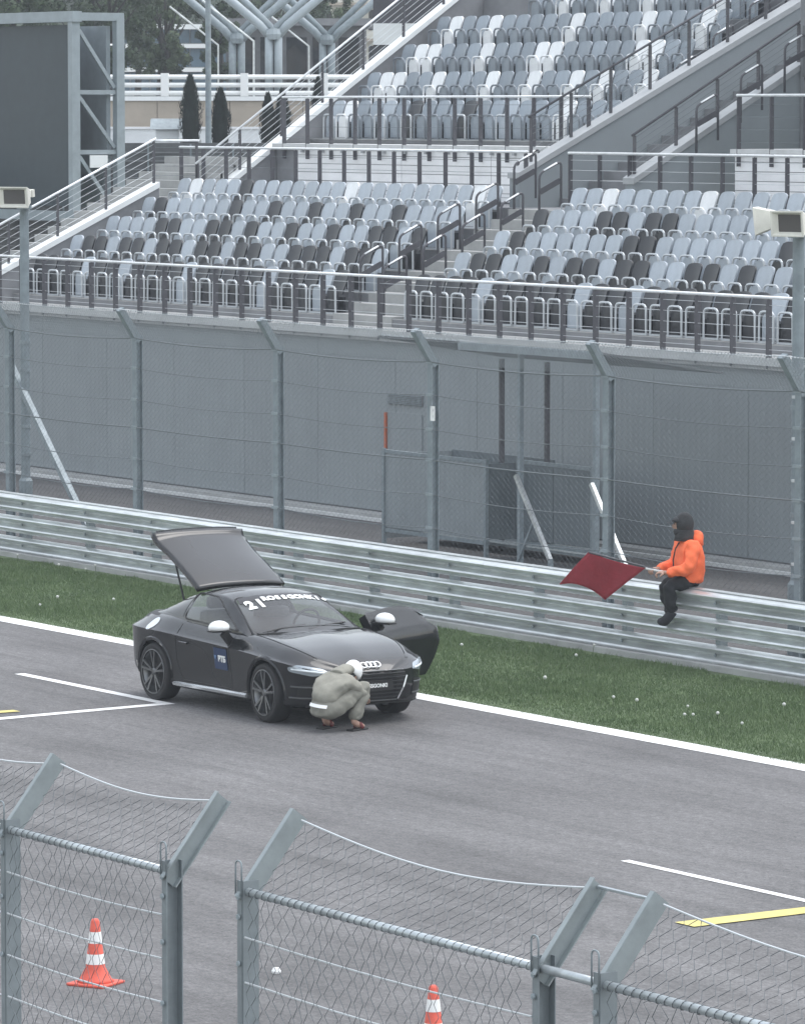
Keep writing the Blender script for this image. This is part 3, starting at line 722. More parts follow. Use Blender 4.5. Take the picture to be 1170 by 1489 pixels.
# embankment terraces: local x along the view-right, local y away
def far_struct(name, mb, m): o = mb.build(name, m); o.location = far_pt(0, 0); o.rotation_euler = (0, 0, RZ); return struct(o)
M['hillside'] = mat('wooded_hillside', (.018, .03, .014), .95, noise=.6, nscale=.25, detail=10)
M['beige_stone'] = mat('beige_stone', (.40, .35, .29), .85, noise=.12, nscale=.9, detail=9)
M['plaza'] = mat('plaza_paving', (.20, .20, .19), .85, noise=.2, nscale=.5)
far_struct('lower_terrace', MB().box(-40, 20, 117.3, 130, -.1, 5.3), M['concrete_dark'])
far_struct('upper_terrace', MB().box(-60, 60, 130.35, 330, -.1, PLZ), M['plaza'])
hm = MB().grid(lambda u, v: (-160 + 320 * u, 300 + 160 * v, 4 + 60 * (1 - math.cos(math.pi * min(1, v * 1.3))) * .5 * (1 + .25 * math.sin(u * 19) + .12 * math.sin(u * 47 + v * 9))), 60, 14)
far_struct('hill', hm, M['hillside'])
def far_thing(name, label, cat, lat, dep, z, group=None): return thing(name, label, cat, far_pt(lat, dep, z), RZ, group)
w = far_thing('retaining_wall', 'beige stone retaining wall with white coping below the white rail fence', 'wall', -6, 130, 5.3)
for k in range(9): MB().box(-8 + k * 1.9, -8 + k * 1.9 + 1.885, 0, .34, 0, 1.72).build('stone_panel', M['beige_stone'], w)
MB().box(-8, 9.1, -.06, .40, 1.725, 1.84).build('coping', M['stringer_white'], w)
w = far_thing('parapet_wall', 'low white parapet wall in front of the beige retaining wall', 'wall', -6, 126.5, 5.3)
MB().box(-8, 9, 0, .25, 0, 1.0).build('wall_body', M['stringer_white'], w); MB().box(-8, 9, -.04, .29, 1.003, 1.06).build('coping', M['board_white'], w)
w = far_thing('hedge_wall', 'dark screen wall with thin rails beside the sloping end railing', 'wall', -6, 117, 0)
MB().box(-14, 9, 0, .28, 0, 6.02).build('wall_body', M['concrete_dark'], w)
for k in range(14): MB().bar((-14, -.05, 3.2 + .2 * k), (9, -.05, 3.2 + .2 * k), .02, .03).build('rail_bar', M['concrete_mid'], w)
for k in range(24): MB().box(-14 + k, -13.96 + k, -.10, -.065, 2.5, 6.0).build('upright', M['galv_dull'], w)
f = far_thing('rail_fence', 'white three-rail fence on top of the beige retaining wall', 'fence', -6, 130.17, 7.145)
for k in range(9): MB().box(-8.53 + k * 2.08 - .1, -8.53 + k * 2.08 + .1, -.24, .09, 0, .60).build('post', M['white_paint'], f)
for z in (.08, .29, .50): MB().tube([(-8, -.15, z), (9.5, -.15, z)], .06, 8).build('rail', M['white_paint'], f, True)
h = far_thing('small_kiosk', 'small white kiosk with grey pitched roof in front of the beige wall', 'kiosk', -5.78, 122.5, 5.3)
MB().box(-.28, .28, -.25, .25, 0, 1.02).build('wall', M['stringer_white'], h)
MB().extrude_x([(-.38, 1.02), (0, 1.28), (.38, 1.02)], -.42, .42).build('roof', M['galv_dull'], h)
# cypresses
def cypress(lat, dep, z, hgt, wid, label):
    t = far_thing('cypress_tree', label, 'tree', lat, dep, z, None)
    MB().tube([(0, 0, 0), (0, 0, hgt * .8)], wid * .12, 6).build('trunk', M['rubber'], t)
    n = 2600; a = rng.uniform(0, 2 * math.pi, n); v = rng.uniform(.03, 1, n)
    prof = wid * np.minimum(1, .75 + v) * np.clip((1.02 - v) / .30, .05, 1) ** .7 * (1 + .16 * np.sin(a * 2 + v * 13) + .08 * np.sin(v * 31))
    r_ = prof * rng.uniform(.6, 1.04, n); s_ = rng.uniform(.022, .05, n)
    c = np.stack([r_ * np.cos(a), r_ * np.sin(a), v * hgt], 1)
    V = np.zeros((n, 3, 3)); d = np.stack([np.cos(a + 1.57), np.sin(a + 1.57), 0 * a], 1)
    V[:, 0] = c - d * s_[:, None] * .5; V[:, 1] = c + d * s_[:, None] * .5; V[:, 2] = c + np.stack([.02 * np.cos(a), .02 * np.sin(a), s_ * 2.4], 1)
    me = bpy.data.meshes.new('crown'); me.from_pydata(V.reshape(-1, 3).tolist(), [], [(3 * i, 3 * i + 1, 3 * i + 2) for i in range(n)]); me.materials.append(M['foliage_cypress'])
    link('crown', me, t)
    core = MB().lathe([(wid * .3, .05)] + [(wid * .72 * min(1, .75 + v) * max(.05, min(1, (1 - v) / .30)) ** .7, v * hgt) for v in np.linspace(.05, .96, 9)], 10)
    core.build('inner_crown', M['foliage_cypress'], t)
cypress(-5.20, 122, 5.3, 2.30, .27, 'tallest dark cypress, beside the lamp mast and small white kiosk')
cypress(-4.47, 122, 5.3, 1.98, .25, 'dark cypress on the other side of the lamp mast from the kiosk')
cypress(-3.30, 122, 5.3, 1.85, .20, 'slim dark cypress farther along the white parapet wall')
cypress(-2.95, 122, 5.3, 1.95, .22, 'dark cypress close to the white sloping parapet')
cypress(-2.10, 124, 5.9, 1.65, .16, 'smallest dark cypress, its tip showing against the white rail fence')
t = far_thing('lamp_mast', 'tall slim grey lamp mast standing between two cypresses', 'mast', -4.68, 120, 5.3)
MB().lathe([(.09, 0), (.075, .3), (.06, 6.5)], 10).build('pole', M['galv_dull'], t); MB().box(-.6, .6, -.08, .08, 6.5, 6.62).build('lamp_head', M['galv_dull'], t)
for lat, lab in ((-7.45, 'thin white gate frame beside the big screen'),):
    t = far_thing('gate_frame', lab, 'frame', lat, 131.5, PLZ)
    MB().tube([(0, 0, 0), (0, 0, 1.45)], .03, 6).build('post', M['white_paint'], t); MB().tube([(0, 0, 1.45), (-.8, 0, 1.45)], .025, 6).build('arm', M['white_paint'], t)
# ---- big screen
s = thing('video_screen', 'huge dark video screen in a light grey steel frame', 'screen', (-48.45, 54.0, 0))
M['screen_dark'] = mat('screen_face', (.036, .052, .060), .55, noise=.08, nscale=3)
MB().box(-12, -.22, .06, .22, 4.62, 8.72).build('screen_face', M['screen_dark'], s)
def bar(a, b, w=.16, m='post_light', n='frame_bar'): return MB().bar(a, b, w, w).build(n, M[m], s)
M['post_light'] = mat('light_grey_frame', (.30, .345, .37), .5, .1, noise=.1, nscale=3)
bar((-12.2, 0, 8.90), (.08, 0, 8.90), .24); bar((-12.2, 0, 4.40), (.08, 0, 4.40), .22)
bar((-.08, 0, 0), (-.08, 0, 8.775), .20, n='column'); bar((-.08, 1.15, 0), (-.08, 1.15, 8.86), .20, n='column')
bar((-.08, .1, 8.90), (-.08, 1.25, 8.90), .18)
for z in (7.2, 5.85, 4.40): bar((-.08, .11, z), (-.08, 1.04, z), .10)
for a, b in ((8.6, 7.3), (7.1, 5.95), (5.75, 4.5)): bar((-.08, .12, a), (-.08, 1.03, b), .08, n='diagonal')
bar((-.08, 1.03, 4.3), (-.08, .12, 2.6), .08, n='diagonal')
MB().box(-12, -.2, .9, 1.0, 4.6, 8.7).build('back_panel', M['post_light'], s)
MB().box(-.02, .02, .35, .8, 5.5, 5.78).build('cabinet', M['stringer_white'], s)
bar((-6, 0, 0), (-6, 0, 4.28), .3, n='column'); bar((-11.5, 0, 0), (-11.5, 0, 4.28), .3, n='column')
# ---- canopy columns
def canopy(lat, dep, label, m, sc=1.):
    t = far_thing('branching_column', label, 'column', lat, dep, PLZ)
    for q, lx in enumerate((-.13, .13)):
        MB().tube([(lx * sc, 0, 0), (lx * sc, 0, 1.9)], .115 * sc, 12).build('shaft', M[m], t, True)
        sg = -1 if q == 0 else 1
        MB().tube([(lx * sc, 0, 1.8), (lx * sc + sg * .25, 0, 2.1), (lx * sc + sg * 3.2, .6, 4.6)], .12 * sc, 10).build('branch', M[m], t, True)
        MB().tube([(lx * sc, 0, 1.85), (lx * sc - sg * 2.6, 1.4, 4.4)], .10 * sc, 10).build('branch', M[m], t, True)
    MB().tube([(-.55 * sc, -.3, 0), (-.55 * sc, -.3, 1.65), (-2.0, -.2, 2.8)], .03, 6).build('conduit', M['galv'], t)
    MB().lathe([(.2, 1.7), (.24, 1.85), (.2, 2.0)], 12).build('node', M[m], t)
canopy(-3.62, 140, 'light grey branching twin column in front of the dark building', 'post_light')
canopy(-4.95, 149, 'darker branching column set back beside the glazed building', 'post_paint')
canopy(-2.3, 152, 'darker branching column set back on the beige building side', 'post_paint')
# ---- buildings
b = far_thing('dark_building', 'dark low building behind the branching columns', 'building', -3.9, 172, PLZ)
MB().box(-2.2, 2.6, 0, 8, 0, 2.6).build('wall', M['concrete_dark'], b); MB().box(-2.4, 2.8, -.3, 8.2, 2.603, 2.85).build('roof', M['concrete_mid'], b)
for k in range(5): MB().box(-1.9 + k * .9, -1.2 + k * .9, -.03, -.003, .3, 2.2).build('window', M['glass_dark'], b)
b = far_thing('glazed_building', 'low pale-blue glazed building with white bands behind the trees', 'building', -8.3, 200, PLZ)
M['glass_blue'] = mat('blue_glazing', (.09, .14, .18), .25, spec=.7, noise=.3, nscale=.6)
MB().box(-3.5, 2.2, 0, 6, 0, 2.9).build('wall', M['concrete_mid'], b)
for k in range(3): MB().box(-3.6, 2.3, -.3, -.004, .25 + k * .95, .42 + k * .95).build('band', M['white_paint'], b)
for r_ in range(3):
    for k in range(7): MB().box(-3.4 + k * .8, -2.66 + k * .8, -.06, -.005, .45 + r_ * .95, 1.17 + r_ * .95).build('window', M['glass_blue'], b)
MB().box(-3.7, 2.4, -.4, 6.2, 2.903, 3.1).build('roof', M['stringer_white'], b)
b = far_thing('apartment_building', 'beige building with balconies rising behind the canopy', 'building', -1.6, 222, PLZ)
MB().box(-1.6, 3, 0, 8, 0, 9).build('wall', M['cream'], b)
for k in range(4):
    MB().box(-1.7, 3.1, -.7, -.004, 1.1 + k * 1.6, 1.22 + k * 1.6).build('balcony', M['beige_stone'], b)
    for j in range(3): MB().box(-1.2 + j * 1.3, -.5 + j * 1.3, -.05, -.005, 1.6 + k * 1.6, 2.5 + k * 1.6).build('window', M['glass_dark'], b)
b = far_thing('service_cabin', 'dark cabin with a white lower panel beside the upper white parapet', 'cabin', .02, 107, 0)
MB().box(-.65, 1.2, 0, 2, 7.9, 9.6).build('wall', M['rail_post'], b); MB().box(-.65, .5, -.05, -.003, 8.2, 8.66).build('panel', M['stringer_white'], b)
MB().box(-.7, 1.3, -.15, 2.1, 9.603, 9.7).build('roof', M['concrete_mid'], b)
for x in (-.5, 1.1): MB().box(x - .08, x + .08, .2, .36, 0, 7.895).build('leg', M['galv_dull'], b)
# ---- trees
def leaf_tree(lat, dep, hgt, wid, m, label, seed, n=7000, base=.18):
    rg = np.random.default_rng(seed); t = far_thing('broadleaf_tree', label, 'tree', lat, dep, PLZ, None)
    mb = MB(); mb.tube([(0, 0, 0), (.08, 0, hgt * .3), (-.05, .05, hgt * .75)], .12, 7, rs=[.14, .10, .03])
    for k in range(7):
        a = rg.uniform(0, 6.28); z0 = hgt * rg.uniform(.2, .6); mb.tube([(0, 0, z0), (wid * .6 * math.cos(a), wid * .6 * math.sin(a), z0 + hgt * .22)], .04, 5, rs=[.05, .015])
    mb.build('trunk', M['bark'], t)
    nc = 46; cc = []
    for _ in range(nc):
        v = rg.uniform(base, 1); rr = wid * math.sin(math.pi * min(1, max(.12, (v - base * .6) / (1.1 - base * .6)))) ** .7; a = rg.uniform(0, 6.28); q = math.sqrt(rg.uniform(0, 1))
        cc.append((rr * q * math.cos(a), rr * q * math.sin(a), v * hgt, rg.uniform(.25, .5) * wid * .5))
    cc = np.array(cc); ci = rg.integers(0, nc, n); d = rg.normal(0, 1, (n, 3)); d /= np.linalg.norm(d, axis=1)[:, None]
    c = cc[ci, :3] + d * (cc[ci, 3] * rg.uniform(.5, 1.05, n))[:, None]
    s_ = rg.uniform(.045, .11, n); u = rg.normal(0, 1, (n, 3)); u /= np.linalg.norm(u, axis=1)[:, None]; w_ = np.cross(u, d); 
    V = np.zeros((n, 4, 3)); V[:, 0] = c - u * s_[:, None]; V[:, 1] = c + w_ * s_[:, None] * .6; V[:, 2] = c + u * s_[:, None]; V[:, 3] = c - w_ * s_[:, None] * .6
    me = bpy.data.meshes.new('crown'); me.from_pydata(V.reshape(-1, 3).tolist(), [], [(4 * i, 4 * i + 1, 4 * i + 2, 4 * i + 3) for i in range(n)]); me.materials.append(M[m])
    link('crown', me, t)
M['bark'] = mat('bark', (.03, .028, .025), .9)
M['leaf_a'] = mat('leaves_dark', (.020, .036, .016), .8, col2=(.05, .078, .036), nscale=1.5)
M['leaf_b'] = mat('leaves_mid', (.026, .042, .02), .8, col2=(.07, .10, .045), nscale=1.5)
for k, (lat, dep, hh, ww, mm, lb) in enumerate([
    (-9.3, 158, 5.6, 1.5, 'leaf_a', 'dark leafy tree rising right behind the big screen'),
    (-10.6, 170, 6.5, 1.9, 'leaf_a', 'broad dark tree deep behind the big screen'),
    (-7.9, 166, 5.0, 1.15, 'leaf_b', 'narrow open tree between screen and glazed building'),
    (-9.9, 186, 7.5, 2.0, 'leaf_b', 'mid-green tree standing tall behind the screen-side trees'),
    (-7.2, 214, 8.0, 2.2, 'leaf_a', 'tall dark tree directly behind the glazed building'),
    (-5.2, 226, 8.5, 2.0, 'leaf_a', 'dark tree behind the set-back branching column'),
    (-10.8, 216, 9.0, 2.4, 'leaf_a', 'tallest dark tree on the slope behind the screen'),
    (-8.6, 176, 5.5, 1.5, 'leaf_a', 'dark leafy tree half hiding the glazed building'),
    (-6.2, 168, 4.2, .9, 'leaf_a', 'slim dark tree beside the lamp mast'),
    (-11.8, 150, 6.5, 1.8, 'leaf_a', 'dark tree filling the gap above the big screen'),
    (-2.9, 196, 4.6, 1.2, 'leaf_b', 'mid-green tree between the dark building and beige building'),
    (-4.3, 205, 6.8, 1.6, 'leaf_a', 'dark tree rising over the dark low building'),
    (-6.1, 240, 10, 2.4, 'leaf_b', 'pale tall tree farthest up the slope')]):
    leaf_tree(lat, dep, hh, ww, mm, lb, 100 + k)
# ================================================================== CAR
def pchip(xs, ys):
    xs = np.array(xs, float); ys = np.array(ys, float); h = np.diff(xs); d = np.diff(ys) / h; m = np.zeros_like(ys)
    for i in range(1, len(xs) - 1):
        if d[i - 1] * d[i] > 0:
            w1 = 2 * h[i] + h[i - 1]; w2 = h[i] + 2 * h[i - 1]; m[i] = (w1 + w2) / (w1 / d[i - 1] + w2 / d[i])
    m[0] = d[0]; m[-1] = d[-1]
    def f(x):
        x = min(max(x, xs[0]), xs[-1]); i = int(min(max(np.searchsorted(xs, x) - 1, 0), len(xs) - 2)); t = (x - xs[i]) / h[i]
        return float((2 * t**3 - 3 * t**2 + 1) * ys[i] + (t**3 - 2 * t**2 + t) * h[i] * m[i] + (-2 * t**3 + 3 * t**2) * ys[i + 1] + (t**3 - t**2) * h[i] * m[i + 1])
    return f
fW = pchip([-.80, -.79, -.76, -.68, -.52, -.3, 0, .5, 1.2, 2.0, 2.45, 2.75, 2.98, 3.13, 3.24, 3.32, 3.37, 3.385], [.40, .56, .68, .785, .865, .905, .918, .893, .888, .900, .917, .905, .86, .79, .70, .58, .42, .30])
fS = pchip([-.80, -.5, 0, .8, 1.6, 2.3, 2.7, 3.0, 3.2, 3.385], [.80, .83, .825, .795, .772, .745, .722, .69, .655, .60])          # shoulder crease height
fB = pchip([-.80, -.65, -.4, 0, .8, 1.5, 1.95, 2.3, 2.7, 3.0, 3.15, 3.28, 3.385], [.93, .965, .985, .985, .955, .925, .905, .880, .830, .765, .715, .655, .60])  # belt / wing top
fT = pchip([-.80, -.65, -.4, 0, 1.0, 1.9, 2.05, 2.4, 2.8, 3.05, 3.2, 3.30, 3.385], [.94, .985, 1.0, 1.0, .96, .945, .948, .925, .865, .795, .735, .675, .60])   # centre top (bonnet)
fBW = pchip([-.80, -.6, -.2, .6, 1.4, 1.9, 2.3, 2.7, 3.0, 3.2, 3.385], [.30, .56, .68, .745, .765, .765, .770, .765, .70, .56, .25])   # half width at belt / bonnet edge
fZb = pchip([-.80, -.6, -.3, .2, 2.2, 2.9, 3.2, 3.385], [.42, .30, .22, .175, .175, .19, .20, .26])
def body_section(x):
    W = fW(x); s = fS(x); b = fB(x); T = fT(x); bw = min(fBW(x), W * .97); zb = fZb(x)
    waist = .02 * math.exp(-((x - 1.25) / .7) ** 2)
    key = [(0, zb), (.55 * W, zb), (.88 * W, zb + .01), (.955 * W, zb + .06), (.970 * W - waist, .5 * zb + .5 * .42 + .06), (W * .982 - waist * .6, .58 if s > .62 else s - .06), (W * .993, s - .03), (W, s), (W * .965, s + .018 * (b - s) / .15),
           (.52 * W + .48 * bw, s + .44 * (b - s)), (bw, b), (bw * .86, b + .62 * (T - b) + .004), (bw * .5, T - .012 * (T - b > -1)), (0, T)]
    return key
def body_mesh():
    xs = np.concatenate([np.linspace(-.80, -.6, 9), np.linspace(-.55, 2.9, 56), np.linspace(2.94, 3.385, 18)])
    rows = []
    for x in xs:
        k = np.array(body_section(x)); d = np.r_[0, np.cumsum(np.hypot(*np.diff(k, axis=0).T))]
        # resample between key points so the crease stays on its own vertex line
        pts = []
        sub = [3, 3, 2, 3, 3, 3, 1, 1, 2, 3, 3, 4, 4]
        fy = pchip(np.arange(len(k)), k[:, 0]); fz = pchip(np.arange(len(k)), k[:, 1])
        for i, n in enumerate(sub):
            for q in range(n): pts.append((fy(i + q / n), fz(i + q / n)))
        pts.append(tuple(k[-1])); rows.append([(x - .10 * max(0, (x - 2.9) / .485) * max(0, (.42 - z) / .25) , y, z) for y, z in pts])
    m = len(rows[0]); mb = MB(); full = []
    for r_ in rows:
        full.append([(x, -y, z) for x, y, z in r_] + [(x, y, z) for x, y, z in reversed(r_[1:-1])])
    n = len(full[0]); mb.v = [p for r_ in full for p in r_]
    for i in range(len(full) - 1):
        for j in range(n): mb.f.append((i * n + j, i * n + (j + 1) % n, (i + 1) * n + (j + 1) % n, (i + 1) * n + j))
    mb.f.append(tuple(range(n))); mb.f.append(tuple((len(full) - 1) * n + j for j in reversed(range(n))))
    return mb
fR = pchip([-.72, -.55, -.3, 0, .3, .6, .85, 1.05, 1.25, 1.5, 1.75, 1.98, 2.08], [.98, 1.02, 1.095, 1.19, 1.275, 1.335, 1.352, 1.345, 1.312, 1.215, 1.095, .975, .93])  # centre roof line
fRW = pchip([-.72, -.3, .1, .5, .9, 1.25, 1.6, 1.98, 2.08], [.50, .49, .515, .545, .565, .585, .64, .715, .73])   # half width of roof / windscreen edge
fCW = pchip([-.72, -.3, .2, .8, 1.4, 1.98, 2.08], [.55, .665, .725, .76, .765, .748, .74])                       # half width at the belt
def cabin_pt(x, v):
    """v 0 belt, 1 roof edge, 2 centre line"""
    zc = fR(x); rw = fRW(x); cw = fCW(x); zb = fB(x) - .012; ze = max(zc - .055 - .02 * min(1, max(0, (x - 1.25) / .5)), zb + .005)
    rw = min(rw, cw)
    if v <= 1: 
        y = cw + (rw - cw) * v + .035 * math.sin(math.pi * v); z = zb + (ze - zb) * v; return (y, z)
    u = v - 1; y = rw * math.cos(u * math.pi / 2) ** .8 if u < 1 else 0
    y = rw * (1 - u); z = ze + (zc - ze) * (1 - (1 - u) ** 2.6); return (y, z)
def cabin_mesh(x0, x1, nx=44, v0=0, v1=2, nv=22):
    mb = MB(); rows = []
    for i in range(nx + 1):
        x = x0 + (x1 - x0) * i / nx; pts = [cabin_pt(x, v0 + (v1 - v0) * j / nv) for j in range(nv + 1)]
        rows.append([(x, -y, z) for y, z in pts] + [(x, y, z) for y, z in reversed(pts[:-1])])
    n = len(rows[0]); mb.v = [p for r_ in rows for p in r_]
    mb.f = [(i * n + j, i * n + j + 1, (i + 1) * n + j + 1, (i + 1) * n + j) for i in range(nx) for j in range(n - 1)]
    return mb

def apply_mods(o):
    dg = bpy.context.evaluated_depsgraph_get(); dg.update(); me = bpy.data.meshes.new_from_object(o.evaluated_get(dg))
    o.modifiers.clear(); o.data = me; return o

def car():
    g = thing('sports_car', 'black coupe with its tailgate and far door open, parked on the track', 'car', (.10, 29.25, 0))
    body = body_mesh().build('body', M['paint'], g, True)
    body.data.materials.append(M['black_plastic'])
    cuts = []
    for x in (0, 2.505):
        for s in (-1, 1):
            mb = MB().lathe([(.362, .56 * 1), (.362, 1.1)], 40, (x, 0, .345), 'y')
            mb.v = [(a, b * s, c) for a, b, c in mb.v]
            c = mb.build('wheel_cut', M['black_plastic'], g, True); cuts.append(c)
            md = body.modifiers.new('arch', 'BOOLEAN'); md.operation = 'DIFFERENCE'; md.object = c; md.solver = 'EXACT'
    apply_mods(body)
    for c in cuts: bpy.data.objects.remove(c, do_unlink=True)
    bm = bmesh.new(); bm.from_mesh(body.data)
    for f_ in bm.faces:
        c = f_.calc_center_median()
        for wx in (0, 2.505):
            if math.hypot(c.x - wx, c.z - .345) < .361 and abs(c.y) > .5 : f_.material_index = 1
        if c.z > .9 and abs(c.y) < .70 and -.5 < c.x < 1.93: f_.material_index = 1
    bm.to_mesh(body.data); bm.free()
    seg_smooth(body.data, 38)
    bvh = BVHTree.FromPolygons([v.co.copy() for v in body.data.vertices], [tuple(p.vertices) for p in body.data.polygons])
    # cabin (closed dark shell: A pillars, cant rails and frames)
    NV = 44; cab = cabin_mesh(.46, 2.08, 110, 0, 2, NV); ncab = 2 * NV + 1
    WIN_S = [(1.70, .955), (1.02, 1.265), (.62, 1.275), (.49, 1.26), (.49, .995)]
    WIN_T = [(1.955, -.69), (1.955, .69), (1.275, .545), (1.275, -.545)]
    def inside(p, poly):
        c = False
        for (x0, y0), (x1, y1) in zip(poly, poly[1:] + poly[:1]):
            if (y0 > p[1]) != (y1 > p[1]) and p[0] < (x1 - x0) * (p[1] - y0) / (y1 - y0) + x0: c = not c
        return c
    keep = []
    for q in cab.f:
        c = sum((Vector(cab.v[i]) for i in q), Vector()) / 4; j = sum(i % ncab for i in q) / 4
        flank = j < NV / 2 or j > 2 * NV - NV / 2
        if flank and inside((c.x, c.z), WIN_S): continue
        if not flank and inside((c.x, c.y), WIN_T): continue
        keep.append(q)
    cab.f = keep
    cabo = cab.build('cabin', M['paint'], g, True); seg_smooth(cabo.data, 60)
    rear = MB(); rear_rows = cabin_mesh(-.66, .47, 26, 0, 1.0, 10)          # rear quarter flanks left standing when the tailgate is up
    n = len(rear_rows.v) // 27; half = 11
    rr = MB()
    for i in range(27): rr.v += rear_rows.v[i * n:i * n + n]
    rr.f = [q for q in rear_rows.f if not any((k % n) == 10 for k in q) or not any((k % n) == 11 for k in q)]
    for lo_, hi_ in ((0, 10), (11, n - 1)):
        hp_ = MB(); hp_.v = rr.v; hp_.f = [q for q in rr.f if all(lo_ <= k % n <= hi_ for k in q)]
        ro = hp_.build('quarter_panel', M['paint'], g, True)
        bm = bmesh.new(); bm.from_mesh(ro.data); bmesh.ops.delete(bm, geom=[v for v in bm.verts if not v.link_faces], context='VERTS'); bm.to_mesh(ro.data); bm.free()
        seg_smooth(ro.data, 60)
    MB().box(-.6, .45, -.45, .45, .72, .97).build('boot_liner', M['black_plastic'], g)
    call = cabin_mesh(-.66, 2.08, 70)
    cb = BVHTree.FromPolygons([Vector(v) for v in call.v], call.f)
    both = lambda o, d: min([h for h in (bvh.ray_cast(o, d), cb.ray_cast(o, d)) if h[0] is not None], key=lambda h: h[3], default=(None,) * 4)
    def decal(name, pts, direction, m, off=.006, parent=g, which=None, nu=14, nv=8, thick=0):
        """pts: closed outline of (a,b) in the plane across 'direction'; the patch is laid on the body by ray casting"""
        D = Vector(direction).normalized()
        if abs(D.x) > .9: A, B_ = Vector((0, 1, 0)), Vector((0, 0, 1))
        elif abs(D.y) > .9: A, B_ = Vector((1, 0, 0)), Vector((0, 0, 1))
        else: A, B_ = Vector((1, 0, 0)), Vector((0, 1, 0))
        bm = bmesh.new(); vs = [bm.verts.new((a, b, 0)) for a, b in pts]; bm.faces.new(vs)
        lo = np.min(pts, axis=0); hi = np.max(pts, axis=0)
        for k in range(1, nu):
            bmesh.ops.bisect_plane(bm, geom=bm.verts[:] + bm.edges[:] + bm.faces[:], plane_co=(lo[0] + (hi[0] - lo[0]) * k / nu, 0, 0), plane_no=(1, 0, 0))
        for k in range(1, nv):
            bmesh.ops.bisect_plane(bm, geom=bm.verts[:] + bm.edges[:] + bm.faces[:], plane_co=(0, lo[1] + (hi[1] - lo[1]) * k / nv, 0), plane_no=(0, 1, 0))
        cast = which or both
        last = None
        for v in bm.verts:
            o = A * v.co.x + B_ * v.co.y - D * 6
            h = cast(o, D)
            if h[0] is not None: v.co = h[0] - D * 0 + h[1] * (off if h[1].dot(D) < 0 else -off); last = v.co.copy()
            elif last is not None: v.co = A * v.co.x + B_ * v.co.y + D * (last.dot(D))
        bmesh.ops.triangulate(bm, faces=bm.faces[:]) if False else None
        me = bpy.data.meshes.new(name); bm.to_mesh(me); bm.free(); me.materials.append(m)
        for p in me.polygons: p.use_smooth = True
        return link(name, me, parent)
    cabcast = lambda o, d: cb.ray_cast(o, d); bodcast = lambda o, d: bvh.ray_cast(o, d)
    def rounded(pts, r=.03, n=4):
        P = [Vector((a, b, 0)) for a, b in pts]; out = []
        for i in range(len(P)):
            a = P[i - 1] - P[i]; b = P[(i + 1) % len(P)] - P[i]; rr_ = min(r, a.length * .45, b.length * .45)
            p0 = P[i] + a.normalized() * rr_; p2 = P[i] + b.normalized() * rr_
            for k in range(n + 1): t = k / n; q = p0 * (1 - t) ** 2 + P[i] * 2 * t * (1 - t) + p2 * t * t; out.append((q.x, q.y))
        return out
    def strip(name, path, direction, w, m, off=.004, which=bodcast):
        D = Vector(direction); pts = []
        for p in path:
            o = Vector(p) - D * 6
            if abs(D.y) > .9: o.y = -D.y * 6
            elif abs(D.z) > .9: o.z = 6
            else: o.x = 8
            h = which(o, D)
            if h[0] is not None: pts.append(h[0] + h[1] * (off if h[1].dot(D) < 0 else -off))
        if len(pts) > 1: return MB().tube(pts, w, 5).build(name, m, g)
    # side windows on both flanks
    for s in (-1, 1):
        dirn = (0, -s, 0)
        if s < 0: decal('side_window', rounded([(1.70, .955), (1.02, 1.265), (.62, 1.275), (.46, 1.26), (.46, .995)], .05), dirn, M['glass_clear'], .004, which=cabcast)
        edge = rounded([(1.72, .950), (1.02, 1.270), (.62, 1.280), (.475, 1.265), (.475, .988)], .05)
        strip('window_seal', [(a, 0, b) for a, b in edge + edge[:1]], dirn, .012, M['black_plastic'], .003, cabcast)
        decal('quarter_window', rounded([(.42, 1.0), (.42, 1.25), (.18, 1.19), (-.13, 1.05), (-.14, 1.02)], .03), dirn, M['glass_dark'], .004, which=cabcast)
    # windscreen with a dark sun strip
    ws = rounded([(1.955, -.69), (1.955, .69), (1.275, .545), (1.275, -.545)], .06)
    wo = decal('windscreen', ws, (0, 0, -1), M['glass_clear'], .004, which=cabcast, nu=16, nv=16)
    wedge = rounded([(1.965, -.70), (1.965, .70), (1.265, .55), (1.265, -.55)], .06)
    strip('windscreen_seal', [(a, b, 0) for a, b in wedge + wedge[:1]], (0, 0, -1), .012, M['black_plastic'], .003, cabcast)
    decal('sun_strip', rounded([(1.40, -.555), (1.40, .555), (1.285, .53), (1.285, -.53)], .02), (0, 0, -1), M['sun_strip'], .007, which=cabcast, nu=6, nv=14)
    # bonnet shut lines, bonnet edge and door shut lines
    for s in (-1, 1):
        ny = (0, -s, 0)
        strip('shut_line', [(.50, 0, z) for z in np.linspace(.93, .52, 10)] + [(.50 + .0 * k, 0, .52) for k in range(1)] + [(x, 0, .30 + .22 * max(0, (.62 - x) / .12)) for x in np.linspace(.52, .64, 4)], ny, .004, M['black_plastic'], .001)
        strip('shut_line', [(1.72 + .02 * math.sin(z * 6), 0, z) for z in np.linspace(.30, .90, 14)], ny, .004, M['black_plastic'], .001)
        strip('shut_line', [(x, 0, .30) for x in np.linspace(.64, 1.72, 12)], ny, .004, M['black_plastic'], .001)
        # silver sill strip
        strip('sill_trim', [(x, 0, .245 + .01 * (x - 1)) for x in np.linspace(.42, 2.08, 18)], ny, .026, M['chrome'], .004)
        # wheel arch lips
        for wx in (0, 2.505):
            strip('arch_lip', [(wx + .385 * math.cos(a), 0, .345 + .385 * math.sin(a)) for a in np.linspace(R(-8), R(188), 26)], ny, .030, M['paint'], -.014)
        if s == 1: pass
        strip('door_handle', [(x, 0, .735) for x in np.linspace(.60, .78, 5)], ny, .014, M['paint'], .012)
    fc = [(-.10 + .085 * math.cos(a), .885 + .085 * math.sin(a) * .75) for a in np.linspace(0, 2 * math.pi, 20, endpoint=False)]
